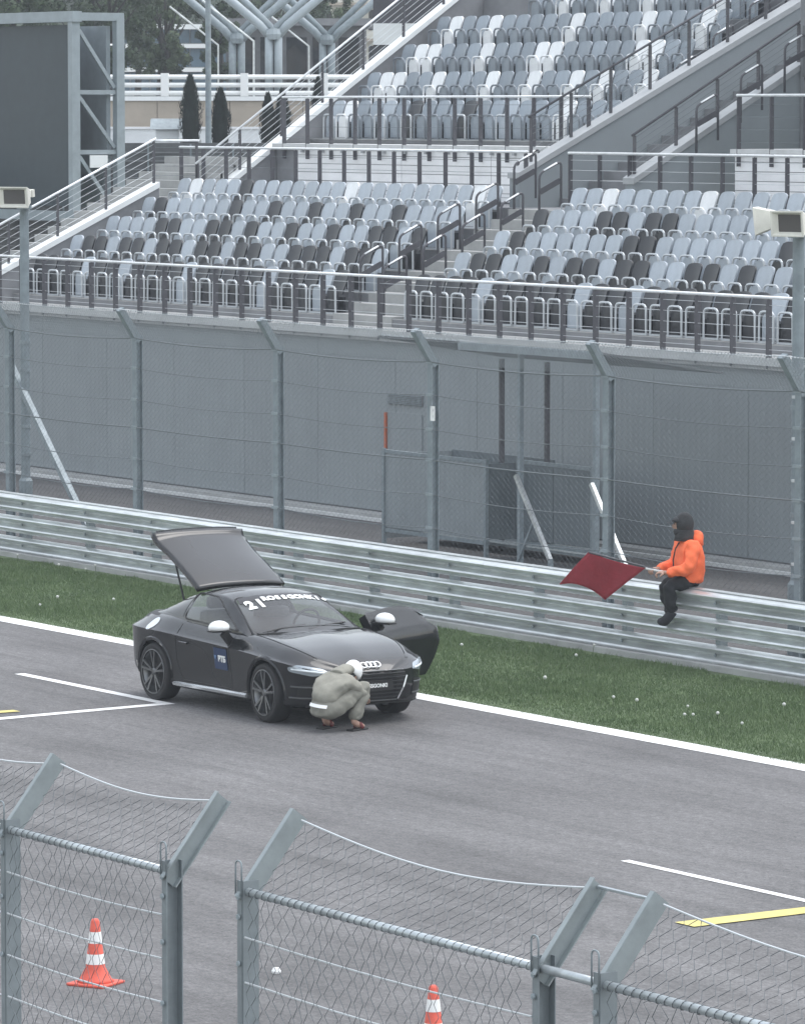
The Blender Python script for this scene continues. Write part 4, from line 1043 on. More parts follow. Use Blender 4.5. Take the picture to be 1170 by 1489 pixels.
    decal('fuel_flap', fc, (0, 1, 0), M['chrome'], .006, which=bodcast, nu=6, nv=6)
    # bonnet seam
    for s in (-1, 1):
        strip('bonnet_seam', [(x, s * (.70 - .16 * max(0, (x - 2.5) / .7) ** 2), 0) for x in np.linspace(2.02, 3.12, 22)], (0, 0, -1), .005, M['black_plastic'], .0015)
    # cowl / wipers
    MB().box(1.96, 2.04, -.66, .66, .925, .945).build('cowl', M['black_plastic'], g)
    for y0, y1 in ((-.55, .02), (.0, .55)): MB().tube([(2.01, y0, .958), (1.93, (y0 + y1) / 2, .988), (1.90, y1, 1.0)], .008, 5).build('wiper', M['black_plastic'], g)
    # grille: hexagon with slats, plate, rings
    gx = (-1, 0, 0)
    hexo = [(-.45, .535), (-.41, .605), (.41, .605), (.45, .535), (.35, .27), (-.35, .27)]
    gr = decal('grille', hexo, gx, M['grille'], .006, nu=20, nv=8, which=bodcast)
    def front_tube(name, pts, w, m, off=.012, parent=g):
        q = []
        for y, z in pts:
            h = bvh.ray_cast(Vector((8, y, z)), Vector((-1, 0, 0)))
            if h[0] is not None: q.append(h[0] + Vector((off, 0, 0)))
        return MB().tube(q, w, 6).build(name, m, parent)
    for z in (.575, .53, .485, .44, .395, .35, .305):
        hw = .42 - max(0, (.53 - z)) * .36
        front_tube('grille_slat', [(y, z) for y in np.linspace(-hw, hw, 14)], .008, M['grille_slat'], .012, gr)
    for s in (-1, 1):
        front_tube('grille_frame', [(s * .45, .54), (s * .405, .41), (s * .355, .275)], .011, M['chrome'], .012, gr)
    front_tube('grille_frame', [(y, .27) for y in np.linspace(-.34, .34, 10)], .008, M['alloy'], .012, gr)
    front_tube('grille_frame', [(y, .608) for y in np.linspace(-.40, .40, 10)], .006, M['alloy'], .012, gr)
    hx = bvh.ray_cast(Vector((8, 0, .44)), Vector((-1, 0, 0)))[0].x
    pl = MB().box(hx + .012, hx + .03, -.26, .26, .385, .50).build('number_plate', M['black_plastic'], g)
    def text(body_, size, mtx, m, parent, name='lettering', ext=.002, sx=1., bold=.0):
        cu = bpy.data.curves.new(name, 'FONT'); cu.body = body_; cu.size = size; cu.extrude = ext; cu.align_x = 'CENTER'; cu.align_y = 'CENTER'; cu.offset = bold; cu.resolution_u = 3
        o = bpy.data.objects.new(name, cu); COL.objects.link(o); dg = bpy.context.evaluated_depsgraph_get(); dg.update()
        me = bpy.data.meshes.new_from_object(o.evaluated_get(dg)); bpy.data.objects.remove(o, do_unlink=True)
        for v in me.vertices: v.co.x *= sx
        me.transform(mtx); me.materials.append(m); return link(name, me, parent)
    def frame(o, xa, ya): 
        xa = Vector(xa).normalized(); ya = Vector(ya).normalized(); za = xa.cross(ya).normalized(); ya = za.cross(xa)
        mt = Matrix((xa, ya, za)).transposed().to_4x4(); mt.translation = Vector(o); return mt
    text('ROSSGONKI', .058, frame((hx + .0345, .02, .442), (0, 1, 0), (0, 0, 1)), M['white_paint'], pl, bold=.002)
    # four interlocked rings
    hz = bvh.ray_cast(Vector((8, 0, .665)), Vector((-1, 0, 0))); 
    nrm = hz[1] if hz[1].x > 0 else -hz[1]
    fm = frame(hz[0] + nrm * .014, (0, 1, 0), nrm.cross(Vector((0, 1, 0))) * -1 if nrm.cross(Vector((0, 1, 0))).z < 0 else nrm.cross(Vector((0, 1, 0))))
    rg_ = MB()
    for k in range(4):
        c = -.087 + .058 * k
        rg_.tube([fm @ Vector((c + .039 * math.cos(a), .039 * math.sin(a), .002 * (k % 2))) for a in np.linspace(0, 2 * math.pi, 19)], .007, 6, cap=False)
    rg_.build('ring_emblem', M['ring_bright'], g, True)
    # head lamps, side intakes
    for s in (-1, 1):
        hl = [(s * .53, .605), (s * .60, .655), (s * .80, .690), (s * .862, .672), (s * .85, .615), (s * .70, .575)]
        if s < 0: hl = hl[::-1]
        o = decal('headlamp', rounded(hl, .02, 3), gx, M['lamp_glass'], .007, which=bodcast, nu=10, nv=5)
        front_tube('light_strip', [(s * y, .612 + .035 * (y - .57) / .28) for y in np.linspace(.58, .845, 7)], .011, M['lamp_bright'], .010, o)
        it = [(s * .56, .50), (s * .80, .47), (s * .80, .31), (s * .56, .30)]
        if s < 0: it = it[::-1]
        i_ = decal('air_intake', rounded(it, .03, 3), gx, M['grille'], .006, which=bodcast, nu=8, nv=5)
        for z in (.455, .33): front_tube('intake_blade', [(s * y, z - .02 * (y - .56)) for y in np.linspace(.56, .84, 7)], .009, M['alloy'], .012, i_)
    front_tube('splitter', [(y, .235) for y in np.linspace(-.72, .72, 16)], .02, M['black_plastic'], -.01)
    # stickers and windscreen lettering
    st = decal('door_sticker', [(1.36, .50), (1.66, .50), (1.66, .745), (1.36, .745)], (0, 1, 0), M['sticker_blue'], .005, which=bodcast, nu=4, nv=4)
    hh = bvh.ray_cast(Vector((1.54, -6, .62)), Vector((0, 1, 0)))[0]
    hq = lambda x, z: bvh.ray_cast(Vector((x, -6, z)), Vector((0, 1, 0)))[0]
    xs_ = hq(1.64, .62) - hq(1.40, .62); zs_ = hq(1.55, .68) - hq(1.55, .56)
    text('ВТБ', .088, frame((1.555, hh.y - .016, .62), xs_, zs_), M['white_paint'], st, bold=.006)
    text('v', .075, frame((1.405, hq(1.405, .64).y - .016, .64), xs_, zs_ + xs_ * .1), M['pale_blue'], st, bold=.006)
    def on_glass(x, y): h = cb.ray_cast(Vector((x, y, 4)), Vector((0, 0, -1))); return h[0], (h[1] if h[1].z > 0 else -h[1])
    def glass_text(s_, size, x, y0, sx, bold, name='lettering', step=.1):
        """lettering laid letter by letter on the curved glass; runs along +y"""
        y = y0
        for ch in s_:
            p, nn = on_glass(x, y); xa = Vector((0, 1, 0)) - nn * nn.y; ya = nn.cross(xa)
            if ya.x > 0: ya = -ya
            text(ch, size, frame(p + nn * .010, xa, ya), M['white_paint'], wo, name, .002, sx, bold); y += step
    glass_text('21', .23, 1.475, -.455, .85, .014, step=.135)
    glass_text('ROSSGONKI', .118, 1.395, -.225, 1.0, .007, step=.088)
    glass_text('+', .11, 1.40, .57, 1., .008, step=.1)
    # mirrors
    def mirror(parent, loc, rz, s):
        e = MB(); n = 10
        def f(u, v):
            a = u * math.pi * 2; b = (v - .5) * math.pi
            x = .10 * math.cos(b) * math.cos(a); y = .135 * math.cos(b) * math.sin(a); z = .080 * math.sin(b)
            if x < -.02: x = -.02 - (x + .02) * -.35
            if z < -.03: z = -.03
            return (x + .0, y, z)
        o = e.grid(f, 16, 10).build('mirror', M['white_mirror'], parent, True); o.location = loc; o.rotation_euler = (0, 0, rz)
        MB().box(-.05, .08, -.125, .125, -.05, -.03).build('mirror_base', M['black_plastic'], o, bevel=.006)
        MB().bar((.0, -s * .06, -.06), (-.02, -s * .16, -.17), .05, .09).build('mirror_stalk', M['black_plastic'], o)
        return o
    mirror(g, (1.66, -.985, 1.0), 0, -1)
    # open far door
    dm = MB(); x0, x1 = .60, 1.78
    def df(u, v):
        u2 = u * (1 - .20 * (1 - v) ** 2 - .10 * max(0, (v - .75) / .25) ** 2); top = 1.0 + .05 * math.sin(math.pi * min(1, u * 1.1)) - .20 * max(0, (u - .68) / .32) ** 2
        x = x1 + (x0 - x1) * u2; z = .24 + (top - .24) * v + .05 * (1 - v) * u
        h = bvh.ray_cast(Vector((x, 6, min(z, .90))), Vector((0, -1, 0)))
        yy = h[0].y if h[0] is not None else .85
        if z > .90: yy -= (z - .90) * .6
        return (x - x1, yy - .86, z)
    dm.grid(df, 16, 14); door = dm.build('open_door', M['paint'], g, True)
    so = door.modifiers.new('thick', 'SOLIDIFY'); so.thickness = .11; so.offset = 1
    bvm = door.modifiers.new('bevel', 'BEVEL'); bvm.width = .045; bvm.segments = 3; bvm.limit_method = 'ANGLE'; bvm.angle_limit = R(50)
    door.location = (x1 + .06, .90, 0); door.rotation_euler = (0, 0, R(-71))
    dst = MB().grid(lambda u, v: (lambda p: (p[0], p[1] + .012, p[2]))(df(.12 + .25 * u, .36 + .30 * v)), 3, 3).build('door_sticker', M['sticker_blue'], door)
    dg_ = MB().grid(lambda u, v: (-.16 - (1.0 - .16 * v) * u, -.10 - .08 * v, 1.0 + .06 * v), 4, 2)
    dg_.build('window_edge', M['glass_dark'], door)
    mirror(door, (-.14, .14, 1.0), 0, 1)
    # tailgate, opened about its hinge
    hx_, hz_ = .46, fR(.46)
    tg = MB(); rows = []
    def hp(u, v):
        x = .455 + (-.70 - .455) * u; vv = 1 + (v if v <= 1 else 2 - v); y, z = cabin_pt(x, max(1.0, vv)); y *= 1.07 + .15 * u
        if u > .86: z -= .02 * math.sin((u - .86) / .14 * math.pi) - .03 * (u - .86) / .14
        s_ = -1 if v <= 1 else 1
        return (x - hx_, s_ * y, z - hz_)
    tg.grid(lambda u, v: hp(u, v * 2), 24, 24)
    tail = tg.build('tailgate', M['paint'], g, True)
    so = tail.modifiers.new('thick', 'SOLIDIFY'); so.thickness = .05; so.offset = -1
    tail.location = (hx_ + .06, 0, hz_ + .012); tail.rotation_euler = (0, R(TG_ANGLE), 0)
    gl = MB().grid(lambda u, v: (lambda p: (p[0], p[1], p[2] + .006))(hp(.06 + .72 * u, .16 + 1.68 * v)), 18, 18).build('rear_window', M['glass_rear'], tail, True)
    sp = MB().grid(lambda u, v: (lambda p: (p[0] - .02 * u, p[1], p[2] + .008 + .03 * u))(hp(.88 + .12 * u, .10 + 1.8 * v)), 4, 18).build('spoiler', M['paint'], tail, True)
    for s in (-1, 1): MB().tube([(.06, s * .50, 1.10), (-.26, s * .46, 1.62)], .012, 6).build('gas_strut', M['black_plastic'], g)
    # interior glimpsed through the glass
    for y in (-.36, .36):
        st_ = MB().box(.50, .66, y - .22, y + .22, .80, 1.08).build('car_seat', M['seat_cloth'], g, bevel=.05); MB().box(.50, .60, y - .13, y + .13, 1.09, 1.235).build('headrest', M['seat_cloth'], st_, bevel=.045)
        st_.rotation_euler = (0, 0, 0)
    MB().box(1.50, 1.93, -.64, .64, .86, .955).build('dashboard', M['black_plastic'], g, bevel=.02)
    MB().tube([(1.36 + .06 * math.sin(a), .36 + .17 * math.cos(a), .955 + .16 * math.sin(a)) for a in np.linspace(0, 2 * math.pi, 21)], .015, 6, cap=False).build('steering_wheel', M['black_plastic'], g, True)
    MB().box(1.36, 1.39, -.11, .11, 1.195, 1.255).build('inner_mirror', M['black_plastic'], g, bevel=.01)
    # wheels
    def wheel(x, y, s, steer=0):
        w = bpy.data.objects.new('wheel', None); COL.objects.link(w); w.parent = g; w.location = (x, y, .335); w.rotation_euler = (0, 0, steer)
        prof = [(.245, -.10), (.27, -.112), (.305, -.115), (.328, -.10), (.335, -.06), (.335, .06), (.328, .10), (.305, .115), (.27, .112), (.245, .10)]
        MB().lathe(prof, 44, (0, 0, 0), 'y', cap=False).build('tyre', M['rubber'], w, True)
        rim = MB().lathe([(.250, s * .113), (.262, s * .118), (.262, s * .106), (.244, s * .095), (.236, -s * .06), (.236, -s * .10)], 44, (0, 0, 0), 'y', cap=False).build('rim', M['alloy'], w, True)
        MB().lathe([(.01, s * .02), (.235, s * .0)], 30, (0, 0, 0), 'y').build('brake_disc', M['disc'], w)
        sp_ = MB()
        for k in range(5):
            a0 = 2 * math.pi * k / 5 + .31
            for d_ in (-.19, .19):
                a1 = a0 + d_; p0 = Vector((.05 * math.cos(a0 + d_ * .5), s * .088, .05 * math.sin(a0 + d_ * .5))); p1 = Vector((.248 * math.cos(a1), s * .108, .248 * math.sin(a1)))
                sp_.bar(p0, p1, .026, .030, (0, 1, 0))
        sp_.build('spokes', M['alloy'], rim)
        MB().lathe([(.0, s * .112), (.032, s * .11), (.045, s * .098), (.05, s * .07)], 16, (0, 0, 0), 'y').build('hub_cap', M['alloy'], rim)
    wheel(0, -.79, -1); wheel(2.505, -.79, -1, R(-3)); wheel(0, .79, 1); wheel(2.505, .79, 1, R(-3))
    return g
def clear_glass(name, tint, extra=0.):
    m = bpy.data.materials.new(name); m.use_nodes = True; nt = m.node_tree
    for n_ in list(nt.nodes):
        if n_.type == 'BSDF_PRINCIPLED': nt.nodes.remove(n_)
    tr = nt.nodes.new('ShaderNodeBsdfTransparent'); tr.inputs['Color'].default_value = (*tint, 1)
    gl = nt.nodes.new('ShaderNodeBsdfGlossy'); gl.inputs['Roughness'].default_value = .02
    fr = nt.nodes.new('ShaderNodeFresnel'); fr.inputs['IOR'].default_value = 1.85
    mx = nt.nodes.new('ShaderNodeMixShader'); nt.links.new(fr.outputs[0], mx.inputs[0]); nt.links.new(tr.outputs[0], mx.inputs[1]); nt.links.new(gl.outputs[0], mx.inputs[2])
    nt.links.new(mx.outputs[0], nt.nodes['Material Output'].inputs['Surface']); return m
M['glass_clear'] = clear_glass('clear_car_glass', (.55, .60, .60))
M['seat_cloth'] = mat('grey_seat_leather', (.05, .052, .056), .6)
M['glass_screen'] = mat('windscreen_glass', (.012, .015, .017), .03, spec=.9)
M['glass_rear'] = mat('rear_glass', (.010, .012, .014), .05, spec=.7)
M['sun_strip'] = mat('dark_sun_strip', (.010, .009, .012), .25)
M['grille'] = mat('grille_black', (.007, .007, .008), .55)
M['grille_slat'] = mat('grille_slat_grey', (.03, .032, .035), .45, .3)
M['ring_bright'] = mat('bright_ring', (.85, .87, .88), .2, .7)
M['lamp_bright'] = mat('lamp_white_strip', (.75, .80, .83), .2)
M['white_mirror'] = mat('white_mirror_shell', (.80, .81, .81), .25, coat=.6)
M['pale_blue'] = mat('pale_blue_print', (.16, .26, .45), .4)
M['disc'] = mat('brake_disc', (.03, .03, .032), .5, .3)
TG_ANGLE = 43
car()
# ================================================================== PEOPLE
def skin_mesh(name, verts, edges, radii, m, parent=None, root=0, sub=2):
    me = bpy.data.meshes.new(name); me.from_pydata([tuple(v) for v in verts], edges, []); o = bpy.data.objects.new(name, me); COL.objects.link(o)
    sk = o.modifiers.new('skin', 'SKIN'); sk.use_smooth_shade = True
    for i, r_ in enumerate(radii):
        r2 = r_ if isinstance(r_, tuple) else (r_, r_); me.skin_vertices[0].data[i].radius = r2; me.skin_vertices[0].data[i].use_root = (i == root)
    ss = o.modifiers.new('sub', 'SUBSURF'); ss.levels = sub; ss.render_levels = sub
    apply_mods(o); o.data.name = name
    for p in o.data.polygons: p.use_smooth = True
    o.data.materials.clear(); o.data.materials.append(m)
    if parent is not None: o.parent = parent
    return o
def ellipsoid(name, c, rad, m, parent, rot=None, n=14, squash=None):
    mb = MB()
    def f(u, v):
        a = u * 2 * math.pi; b = (v - .5) * math.pi
        p = Vector((rad[0] * math.cos(b) * math.cos(a), rad[1] * math.cos(b) * math.sin(a), rad[2] * math.sin(b)))
        if squash: p = Vector(squash(p))
        if rot: p = rot @ p
        return p + Vector(c)
    return mb.grid(f, n, n - 2).build(name, m, parent, True)
def hand(verts, edges, rad, wrist_i, wrist, direction, up, size=1., curl=.9):
    """palm and five bent fingers grown from the wrist vertex"""
    d = Vector(direction).normalized(); u = Vector(up); u = (u - d * u.dot(d)).normalized(); s = d.cross(u)
    def add(p, r_, to): verts.append(p); rad.append(r_); edges.append((to, len(verts) - 1)); return len(verts) - 1
    w = Vector(wrist); palm = add(w + d * .055 * size, (.034 * size, .018 * size), wrist_i)
    for k, (off, ln) in enumerate([(-.030, .062), (-.010, .072), (.010, .068), (.030, .054)]):
        a = add(w + d * .088 * size + s * off * size, .0095 * size, palm)
        ax = (d * math.cos(curl * .6) - u * math.sin(curl * .6)); b = add(Vector(verts[a]) + ax * ln * .55 * size, .0088 * size, a)
        ax = (d * math.cos(curl * 1.7) - u * math.sin(curl * 1.7)); add(Vector(verts[b]) + ax * ln * .55 * size, .0075 * size, b)
    t = add(w + d * .035 * size - s * .045 * size - u * .01, .011 * size, palm); add(Vector(verts[t]) + (d * .7 - u * .6 - s * .25).normalized() * .045 * size, .009 * size, t)

# ---- person crouching at the front corner of the car.  local +x = facing, +y = left
def croucher():
    g = thing('person', 'person in sage green tracksuit crouching at the front bumper of the car', 'person', (3.62, 28.66, 0), math.atan2(.94, -.35))
    hip = Vector((-.20, 0, .27)); chest = Vector((-.02, 0, .50)); neck = Vector((.13, 0, .625)); head = Vector((.30, 0, .615))
    kn = {1: Vector((.27, .20, .47)), -1: Vector((.27, -.21, .49))}; an = {1: Vector((.03, .17, .10)), -1: Vector((.09, -.19, .10))}
    hp = {1: Vector((-.19, .10, .25)), -1: Vector((-.19, -.10, .25))}
    sh = {1: Vector((.03, .19, .56)), -1: Vector((.03, -.19, .56))}; el = {1: Vector((.27, .25, .40)), -1: Vector((.25, -.23, .38))}; wr = {1: Vector((.44, .10, .36)), -1: Vector((.43, -.08, .34))}
    # the body itself
    v = [hip, chest, neck, head]; e = [(0, 1), (1, 2), (2, 3)]; r_ = [(.10, .07), (.12, .08), .055, .06]
    for s in (1, -1):
        a = len(v); v += [hp[s], kn[s], an[s], an[s] + Vector((.08, .01 * s, -.045)), an[s] + Vector((.16, .015 * s, -.06))]; r_ += [.07, .05, .04, .040, (.042, .024)]
        e += [(0, a), (a, a + 1), (a + 1, a + 2), (a + 2, a + 3), (a + 3, a + 4)]
        a = len(v); v += [sh[s], el[s], wr[s]]; r_ += [.055, .038, .026]; e += [(1, a), (a, a + 1), (a + 1, a + 2)]
        hand(v, e, r_, a + 2, wr[s], (.8, -.3 * s, -.35), (.3, 0, 1), 1., .7)
    skin_mesh('body', v, e, r_, M['skin'], g, 0, 2)
    # head
    rot = Matrix.Rotation(R(38), 3, 'Y')
    def face(p):
        x, y, z = p
        if x > .06 and abs(y) < .018 and -.03 < z < .02: x += .018
        return (x, y, z)
    ellipsoid('head', head, (.095, .075, .115), M['skin'], g, rot, 16, face)
    ellipsoid('hair', head + Vector((-.012, 0, .012)), (.094, .079, .112), M['charcoal_cloth'], g, rot, 14)
    cp = ellipsoid('cap', head + rot @ Vector((.012, 0, .03)), (.122, .102, .125), M['white_cloth'], g, rot, 16, lambda p: (p[0], p[1], max(p[2], -.06)))
    MB().grid(lambda u, w_: head + rot @ Vector((.07 + .085 * u * (1 - .5 * (2 * w_ - 1) ** 2), (w_ - .5) * .14, .028 - .02 * u)), 4, 6).build('cap_brim', M['white_cloth'], cp, True)
    # jacket with hood
    v = [Vector((-.235, 0, .29)), Vector((-.17, 0, .40)), chest + Vector((-.02, 0, .03)), Vector((.09, 0, .60)), Vector((.14, 0, .615))]
    e = [(0, 1), (1, 2), (2, 3), (3, 4)]; r_ = [(.155, .115), (.17, .135), (.19, .13), (.13, .09), (.085, .07)]
    for s in (1, -1):
        a = len(v); v += [sh[s], (sh[s] + el[s]) / 2 + Vector((0, .01 * s, -.01)), el[s], (el[s] + wr[s]) / 2, wr[s] + Vector((.01, 0, 0))]; r_ += [.085, .072, .066, .056, .048]
        e += [(2, a), (a, a + 1), (a + 1, a + 2), (a + 2, a + 3), (a + 3, a + 4)]
    j = skin_mesh('jacket', v, e, r_, M['sage_cloth'], g, 2, 3); wrinkle(j, .013, 8); wrinkle(j, .004, 21)
    v = [Vector((.03, 0, .625)), Vector((.12, 0, .665)), Vector((.22, 0, .665)), Vector((.27, 0, .62))]; h = skin_mesh('hood', v, [(0, 1), (1, 2), (2, 3)], [(.10, .045), (.115, .06), (.105, .065), (.09, .05)], M['sage_cloth'], g, 1, 2); wrinkle(h, .006, 14)
    # shirt hem
    MB().grid(lambda u, w_: (-.305 - .03 * math.sin(math.pi * u) + .02 * w_, (u - .5) * .24, .285 + .035 * w_ + .02 * (u - .5)), 8, 2).build('shirt_hem', M['white_cloth'], g, True)
    # trousers
    v = [Vector((-.215, 0, .25)), Vector((-.27, 0, .24)), Vector((-.315, 0, .245))]; e = [(0, 1), (1, 2)]; r_ = [(.17, .12), (.14, .10), (.07, .05)]
    for s in (1, -1):
        a = len(v); mid = (hp[s] + kn[s]) / 2; v += [hp[s] + Vector((.02, .02 * s, 0)), mid, kn[s] + Vector((.015, 0, .01)), (kn[s] + an[s]) / 2 + Vector((-.01, 0, 0)), an[s] + Vector((0, 0, .005))]
        r_ += [.125, .112, .094, .088, .078]; e += [(0, a), (a, a + 1), (a + 1, a + 2), (a + 2, a + 3), (a + 3, a + 4)]
    t = skin_mesh('trousers', v, e, r_, M['sage_cloth2'], g, 0, 3); wrinkle(t, .011, 8); wrinkle(t, .004, 19)
    # sandals
    for s in (1, -1):
        c = an[s]; mb = MB().extrude_x([(-.05, 0), (-.05, .022), (.05, .022), (.05, 0)], -.08, .19); mb.v = [(x + c.x, y * (1 + .15 * (x > .1)) + c.y + .01 * s, z) for x, y, z in mb.v]
        sd_ = mb.build('sandal', M['black_plastic'], g, bevel=.008)
        MB().tube([(c.x + .085, c.y - .055 + .01 * s, .02), (c.x + .08, c.y - .03 + .01 * s, .075), (c.x + .08, c.y + .03 + .01 * s, .075), (c.x + .085, c.y + .055 + .01 * s, .02)], .022, 6).build('sandal_strap', M['red_leather'], sd_, True)
    return g
def wrinkle(o, amp, fr):
    me = o.data; ph = [random.uniform(0, 6) for _ in range(6)]
    co = np.empty(len(me.vertices) * 3); me.vertices.foreach_get('co', co); co = co.reshape(-1, 3); no = np.array([v.normal[:] for v in me.vertices])
    d = np.sin(co[:, 0] * fr * 3 + co[:, 2] * fr * 4 + ph[0]) * np.sin(co[:, 1] * fr * 3.1 + ph[1]) + .6 * np.sin(co[:, 2] * fr * 6 - co[:, 0] * fr * 5 + ph[2]) + .35 * np.sin(co[:, 1] * fr * 9 + co[:, 2] * fr * 7 + ph[3])
    co += no * (d * amp * .5)[:, None]; me.vertices.foreach_set('co', co.reshape(-1)); me.update()
croucher()

# ---- marshal sitting on the barrier.  local +x = facing (towards the track), +y = left
def marshal():
    fx, fy = -.28, -.96
    g = thing('person', 'marshal in orange hooded jacket and black trousers sitting on the barrier', 'person', (.27, 35.90, .95), math.atan2(fy, fx)); g.scale = (1.1, 1.1, 1.12)
    hip = Vector((0, 0, .10)); chest = Vector((.02, 0, .34)); neck = Vector((.05, 0, .53)); head = Vector((.085, 0, .68))
    hp = {1: Vector((.03, .10, .09)), -1: Vector((.03, -.10, .09))}; kn = {1: Vector((.29, .13, .02)), -1: Vector((.26, -.11, -.01))}; an = {1: Vector((.25, .12, -.30)), -1: Vector((.18, -.10, -.32))}
    sh = {1: Vector((.03, .19, .45)), -1: Vector((.03, -.19, .45))}; el = {1: Vector((.10, .27, .21)), -1: Vector((.08, -.27, .22))}; wr = {1: Vector((.33, .16, .17)), -1: Vector((.34, -.10, .19))}
    v = [hip, chest, neck, head]; e = [(0, 1), (1, 2), (2, 3)]; r_ = [(.13, .09), (.15, .10), .055, .06]
    for s in (1, -1):
        a = len(v); v += [hp[s], kn[s], an[s], an[s] + Vector((.08, 0, -.06)), an[s] + Vector((.16, 0, -.075))]; r_ += [.085, .055, .038, .036, .03]
        e += [(0, a), (a, a + 1), (a + 1, a + 2), (a + 2, a + 3), (a + 3, a + 4)]
        a = len(v); v += [sh[s], el[s], wr[s]]; r_ += [.055, .040, .027]; e += [(1, a), (a, a + 1), (a + 1, a + 2)]
        hand(v, e, r_, a + 2, wr[s], (.85, -.35 * s, .05), (0, 0, 1), 1.05, 1.25)
    skin_mesh('body', v, e, r_, M['skin'], g, 0, 2)
    rot = Matrix.Rotation(R(-24), 3, 'Z')
    def face(p):
        x, y, z = p
        if x > .06 and abs(y) < .02 and -.03 < z < .02: x += .02
        if x > .05 and -.075 < z < -.055: x += .006
        return (x, y, z)
    hd = ellipsoid('head', head, (.098, .076, .118), M['skin'], g, rot, 18, face)
    for s in (1, -1):
        ellipsoid('eye', head + rot @ Vector((.086, .03 * s, .018)), (.010, .013, .008), M['black_plastic'], hd, None, 8)
    ellipsoid('face_scarf', head + rot @ Vector((.004, 0, -.07)), (.100, .083, .072), M['charcoal_cloth'], hd, rot, 14)
    # dark hood over a cap
    hdm = ellipsoid('hood', head + rot @ Vector((-.022, 0, .012)), (.108, .098, .140), M['charcoal_cloth'], g, rot, 18)
    MB().lathe([(.12, -.17), (.112, -.12), (.104, -.06), (.090, .0)], 18, head + Vector((-.025, 0, 0)), 'z').build('hood_neck', M['charcoal_cloth'], hdm, True)
    cp = ellipsoid('cap', head + rot @ Vector((.022, 0, .045)), (.098, .080, .06), M['charcoal_cloth'], g, rot, 14, lambda p: (p[0], p[1], max(p[2], -.01)))
    MB().grid(lambda u, w_: head + rot @ Vector((.07 + .12 * u * (1 - .45 * (2 * w_ - 1) ** 2), (w_ - .5) * .15, .055 - .03 * u)), 4, 6).build('cap_brim', M['black_cloth'], cp, True)
    # jacket
    v = [Vector((.0, 0, .0)), Vector((0, 0, .17)), chest + Vector((-.005, 0, .03)), Vector((.02, 0, .47)), Vector((.035, 0, .54))]
    e = [(0, 1), (1, 2), (2, 3), (3, 4)]; r_ = [(.225, .185), (.22, .18), (.22, .165), (.15, .115), (.085, .085)]
    for s in (1, -1):
        a = len(v); v += [sh[s], (sh[s] + el[s]) / 2 + Vector((-.01, .015 * s, 0)), el[s], (el[s] + wr[s]) / 2, wr[s] + Vector((0, 0, 0))]; r_ += [.095, .084, .078, .066, .055]
        e += [(2, a), (a, a + 1), (a + 1, a + 2), (a + 2, a + 3), (a + 3, a + 4)]
    j = skin_mesh('jacket', v, e, r_, M['orange'], g, 2, 3); wrinkle(j, .013, 8); wrinkle(j, .004, 20)
    h = ellipsoid('jacket_hood', Vector((-.075, 0, .515)), (.085, .125, .105), M['orange'], g, Matrix.Rotation(R(-18), 3, 'Y'), 16); wrinkle(h, .014, 10)
    MB().tube([(.185, -.01, .12), (.19, -.01, .30), (.165, -.01, .42), (.12, -.01, .49)], .008, 5).build('zip', M['charcoal_cloth'], g)
    # trousers
    v = [Vector((-.01, 0, .055)), Vector((-.06, 0, .055)), Vector((-.12, 0, .05))]; e = [(0, 1), (1, 2)]; r_ = [(.17, .10), (.15, .085), (.08, .04)]
    for s in (1, -1):
        a = len(v); mid = (hp[s] + kn[s]) / 2 + Vector((0, 0, .0)); v += [hp[s] + Vector((.02, .0, -.005)), mid, kn[s], (kn[s] + an[s]) / 2, an[s] + Vector((0, 0, .02))]
        r_ += [.105, .098, .085, .075, .065]; e += [(0, a), (a, a + 1), (a + 1, a + 2), (a + 2, a + 3), (a + 3, a + 4)]
    t = skin_mesh('trousers', v, e, r_, M['black_cloth'], g, 0, 3); wrinkle(t, .016, 9)
    for s in (1, -1):
        c = an[s]; skin_mesh('boot', [c + Vector((0, 0, .03)), c + Vector((.01, 0, -.05)), c + Vector((.10, 0, -.075)), c + Vector((.17, 0, -.08))], [(0, 1), (1, 2), (2, 3)], [.062, .066, (.060, .05), (.05, .036)], M['black_cloth'], g, 1, 2)
    return g, g.matrix_world
marshal()
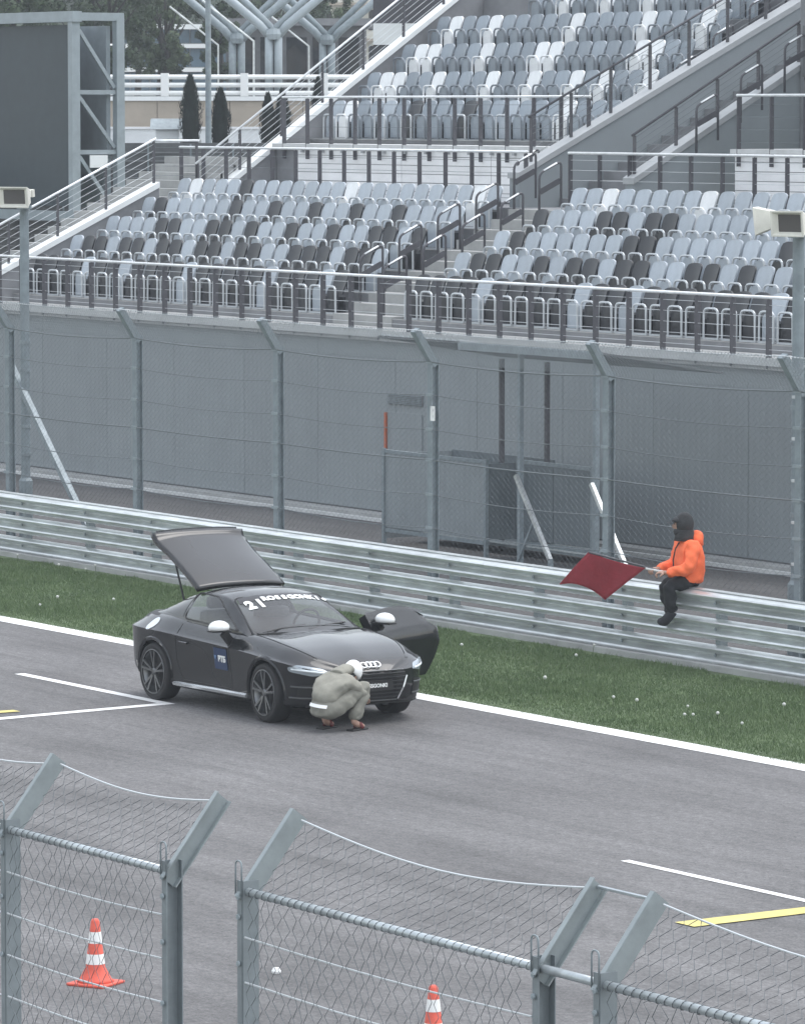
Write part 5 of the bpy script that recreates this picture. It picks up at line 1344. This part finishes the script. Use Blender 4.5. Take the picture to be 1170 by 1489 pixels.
# ---- flag: staff held in the marshal's hand, cloth hanging on the track side
def flag():
    a0 = math.atan2(-.96, -.28); cs, sn = math.cos(a0), math.sin(a0)
    def W(p): return Vector((.30 + p[0] * cs - p[1] * sn, 35.90 + p[0] * sn + p[1] * cs, .95 + p[2]))
    h0 = W((.44, -.06, .20)); tip = h0 + Vector((-.56, -.62, .22)); tail_ = h0 + Vector((.10, .11, -.02))
    g = thing('red_flag', 'dark red signal flag on a short staff held out over the barrier', 'flag', h0)
    MB().tube([tail_ - h0, tip - h0], .013, 8).build('staff', M['rail_post'], g)
    MB().tube([tail_ - h0, (tip - h0) * .15], .017, 8).build('grip', M['white_cloth'], g)
    p0 = h0 + (tip - h0) * .16; p1 = tip
    drop = Vector((-.36, -.20, -.42))
    def fl(u, v):
        q = p0.lerp(p1, u); d = (drop + Vector((-.10, -.09, 0)) * (1 - u)) * v; sag = Vector((0, 0, -.05 * math.sin(math.pi * u) * (.3 - v) * 1.2)) + Vector((.025, -.03, 0)) * math.sin(u * 7 + v * 4) * v
        return q + d + sag - h0 + Vector((0, 0, .05 * math.sin(math.pi * u) * v))
    o = MB().grid(fl, 20, 20).build('cloth', M['flag_red'], g, True)
    so = o.modifiers.new('thick', 'SOLIDIFY'); so.thickness = .003
    for ed in (lambda t: fl(t, 1), lambda t: fl(0, t), lambda t: fl(1, t)):
        MB().tube([ed(t) for t in np.linspace(0, 1, 12)], .006, 5).build('hem', M['flag_red'], g)
flag()
# ================================================================== added pale volume imitating the veil of window-glass glare
hz_m = bpy.data.materials.new('veil_volume'); hz_m.use_nodes = True; nt = hz_m.node_tree
for n_ in list(nt.nodes): 
    if n_.type == 'BSDF_PRINCIPLED': nt.nodes.remove(n_)
pv = nt.nodes.new('ShaderNodeVolumePrincipled'); pv.inputs['Color'].default_value = (.86, .92, 1, 1); pv.inputs['Density'].default_value = VEIL_DENSITY
nt.links.new(pv.outputs['Volume'], nt.nodes['Material Output'].inputs['Volume'])
hb = MB().box(-900, 75, -30, 900, -1.2, 90).build('glare_veil', hz_m); stuff(hb)
tag(hb, 'thin pale volume added over track and stand to imitate window glare', 'glare_veil')
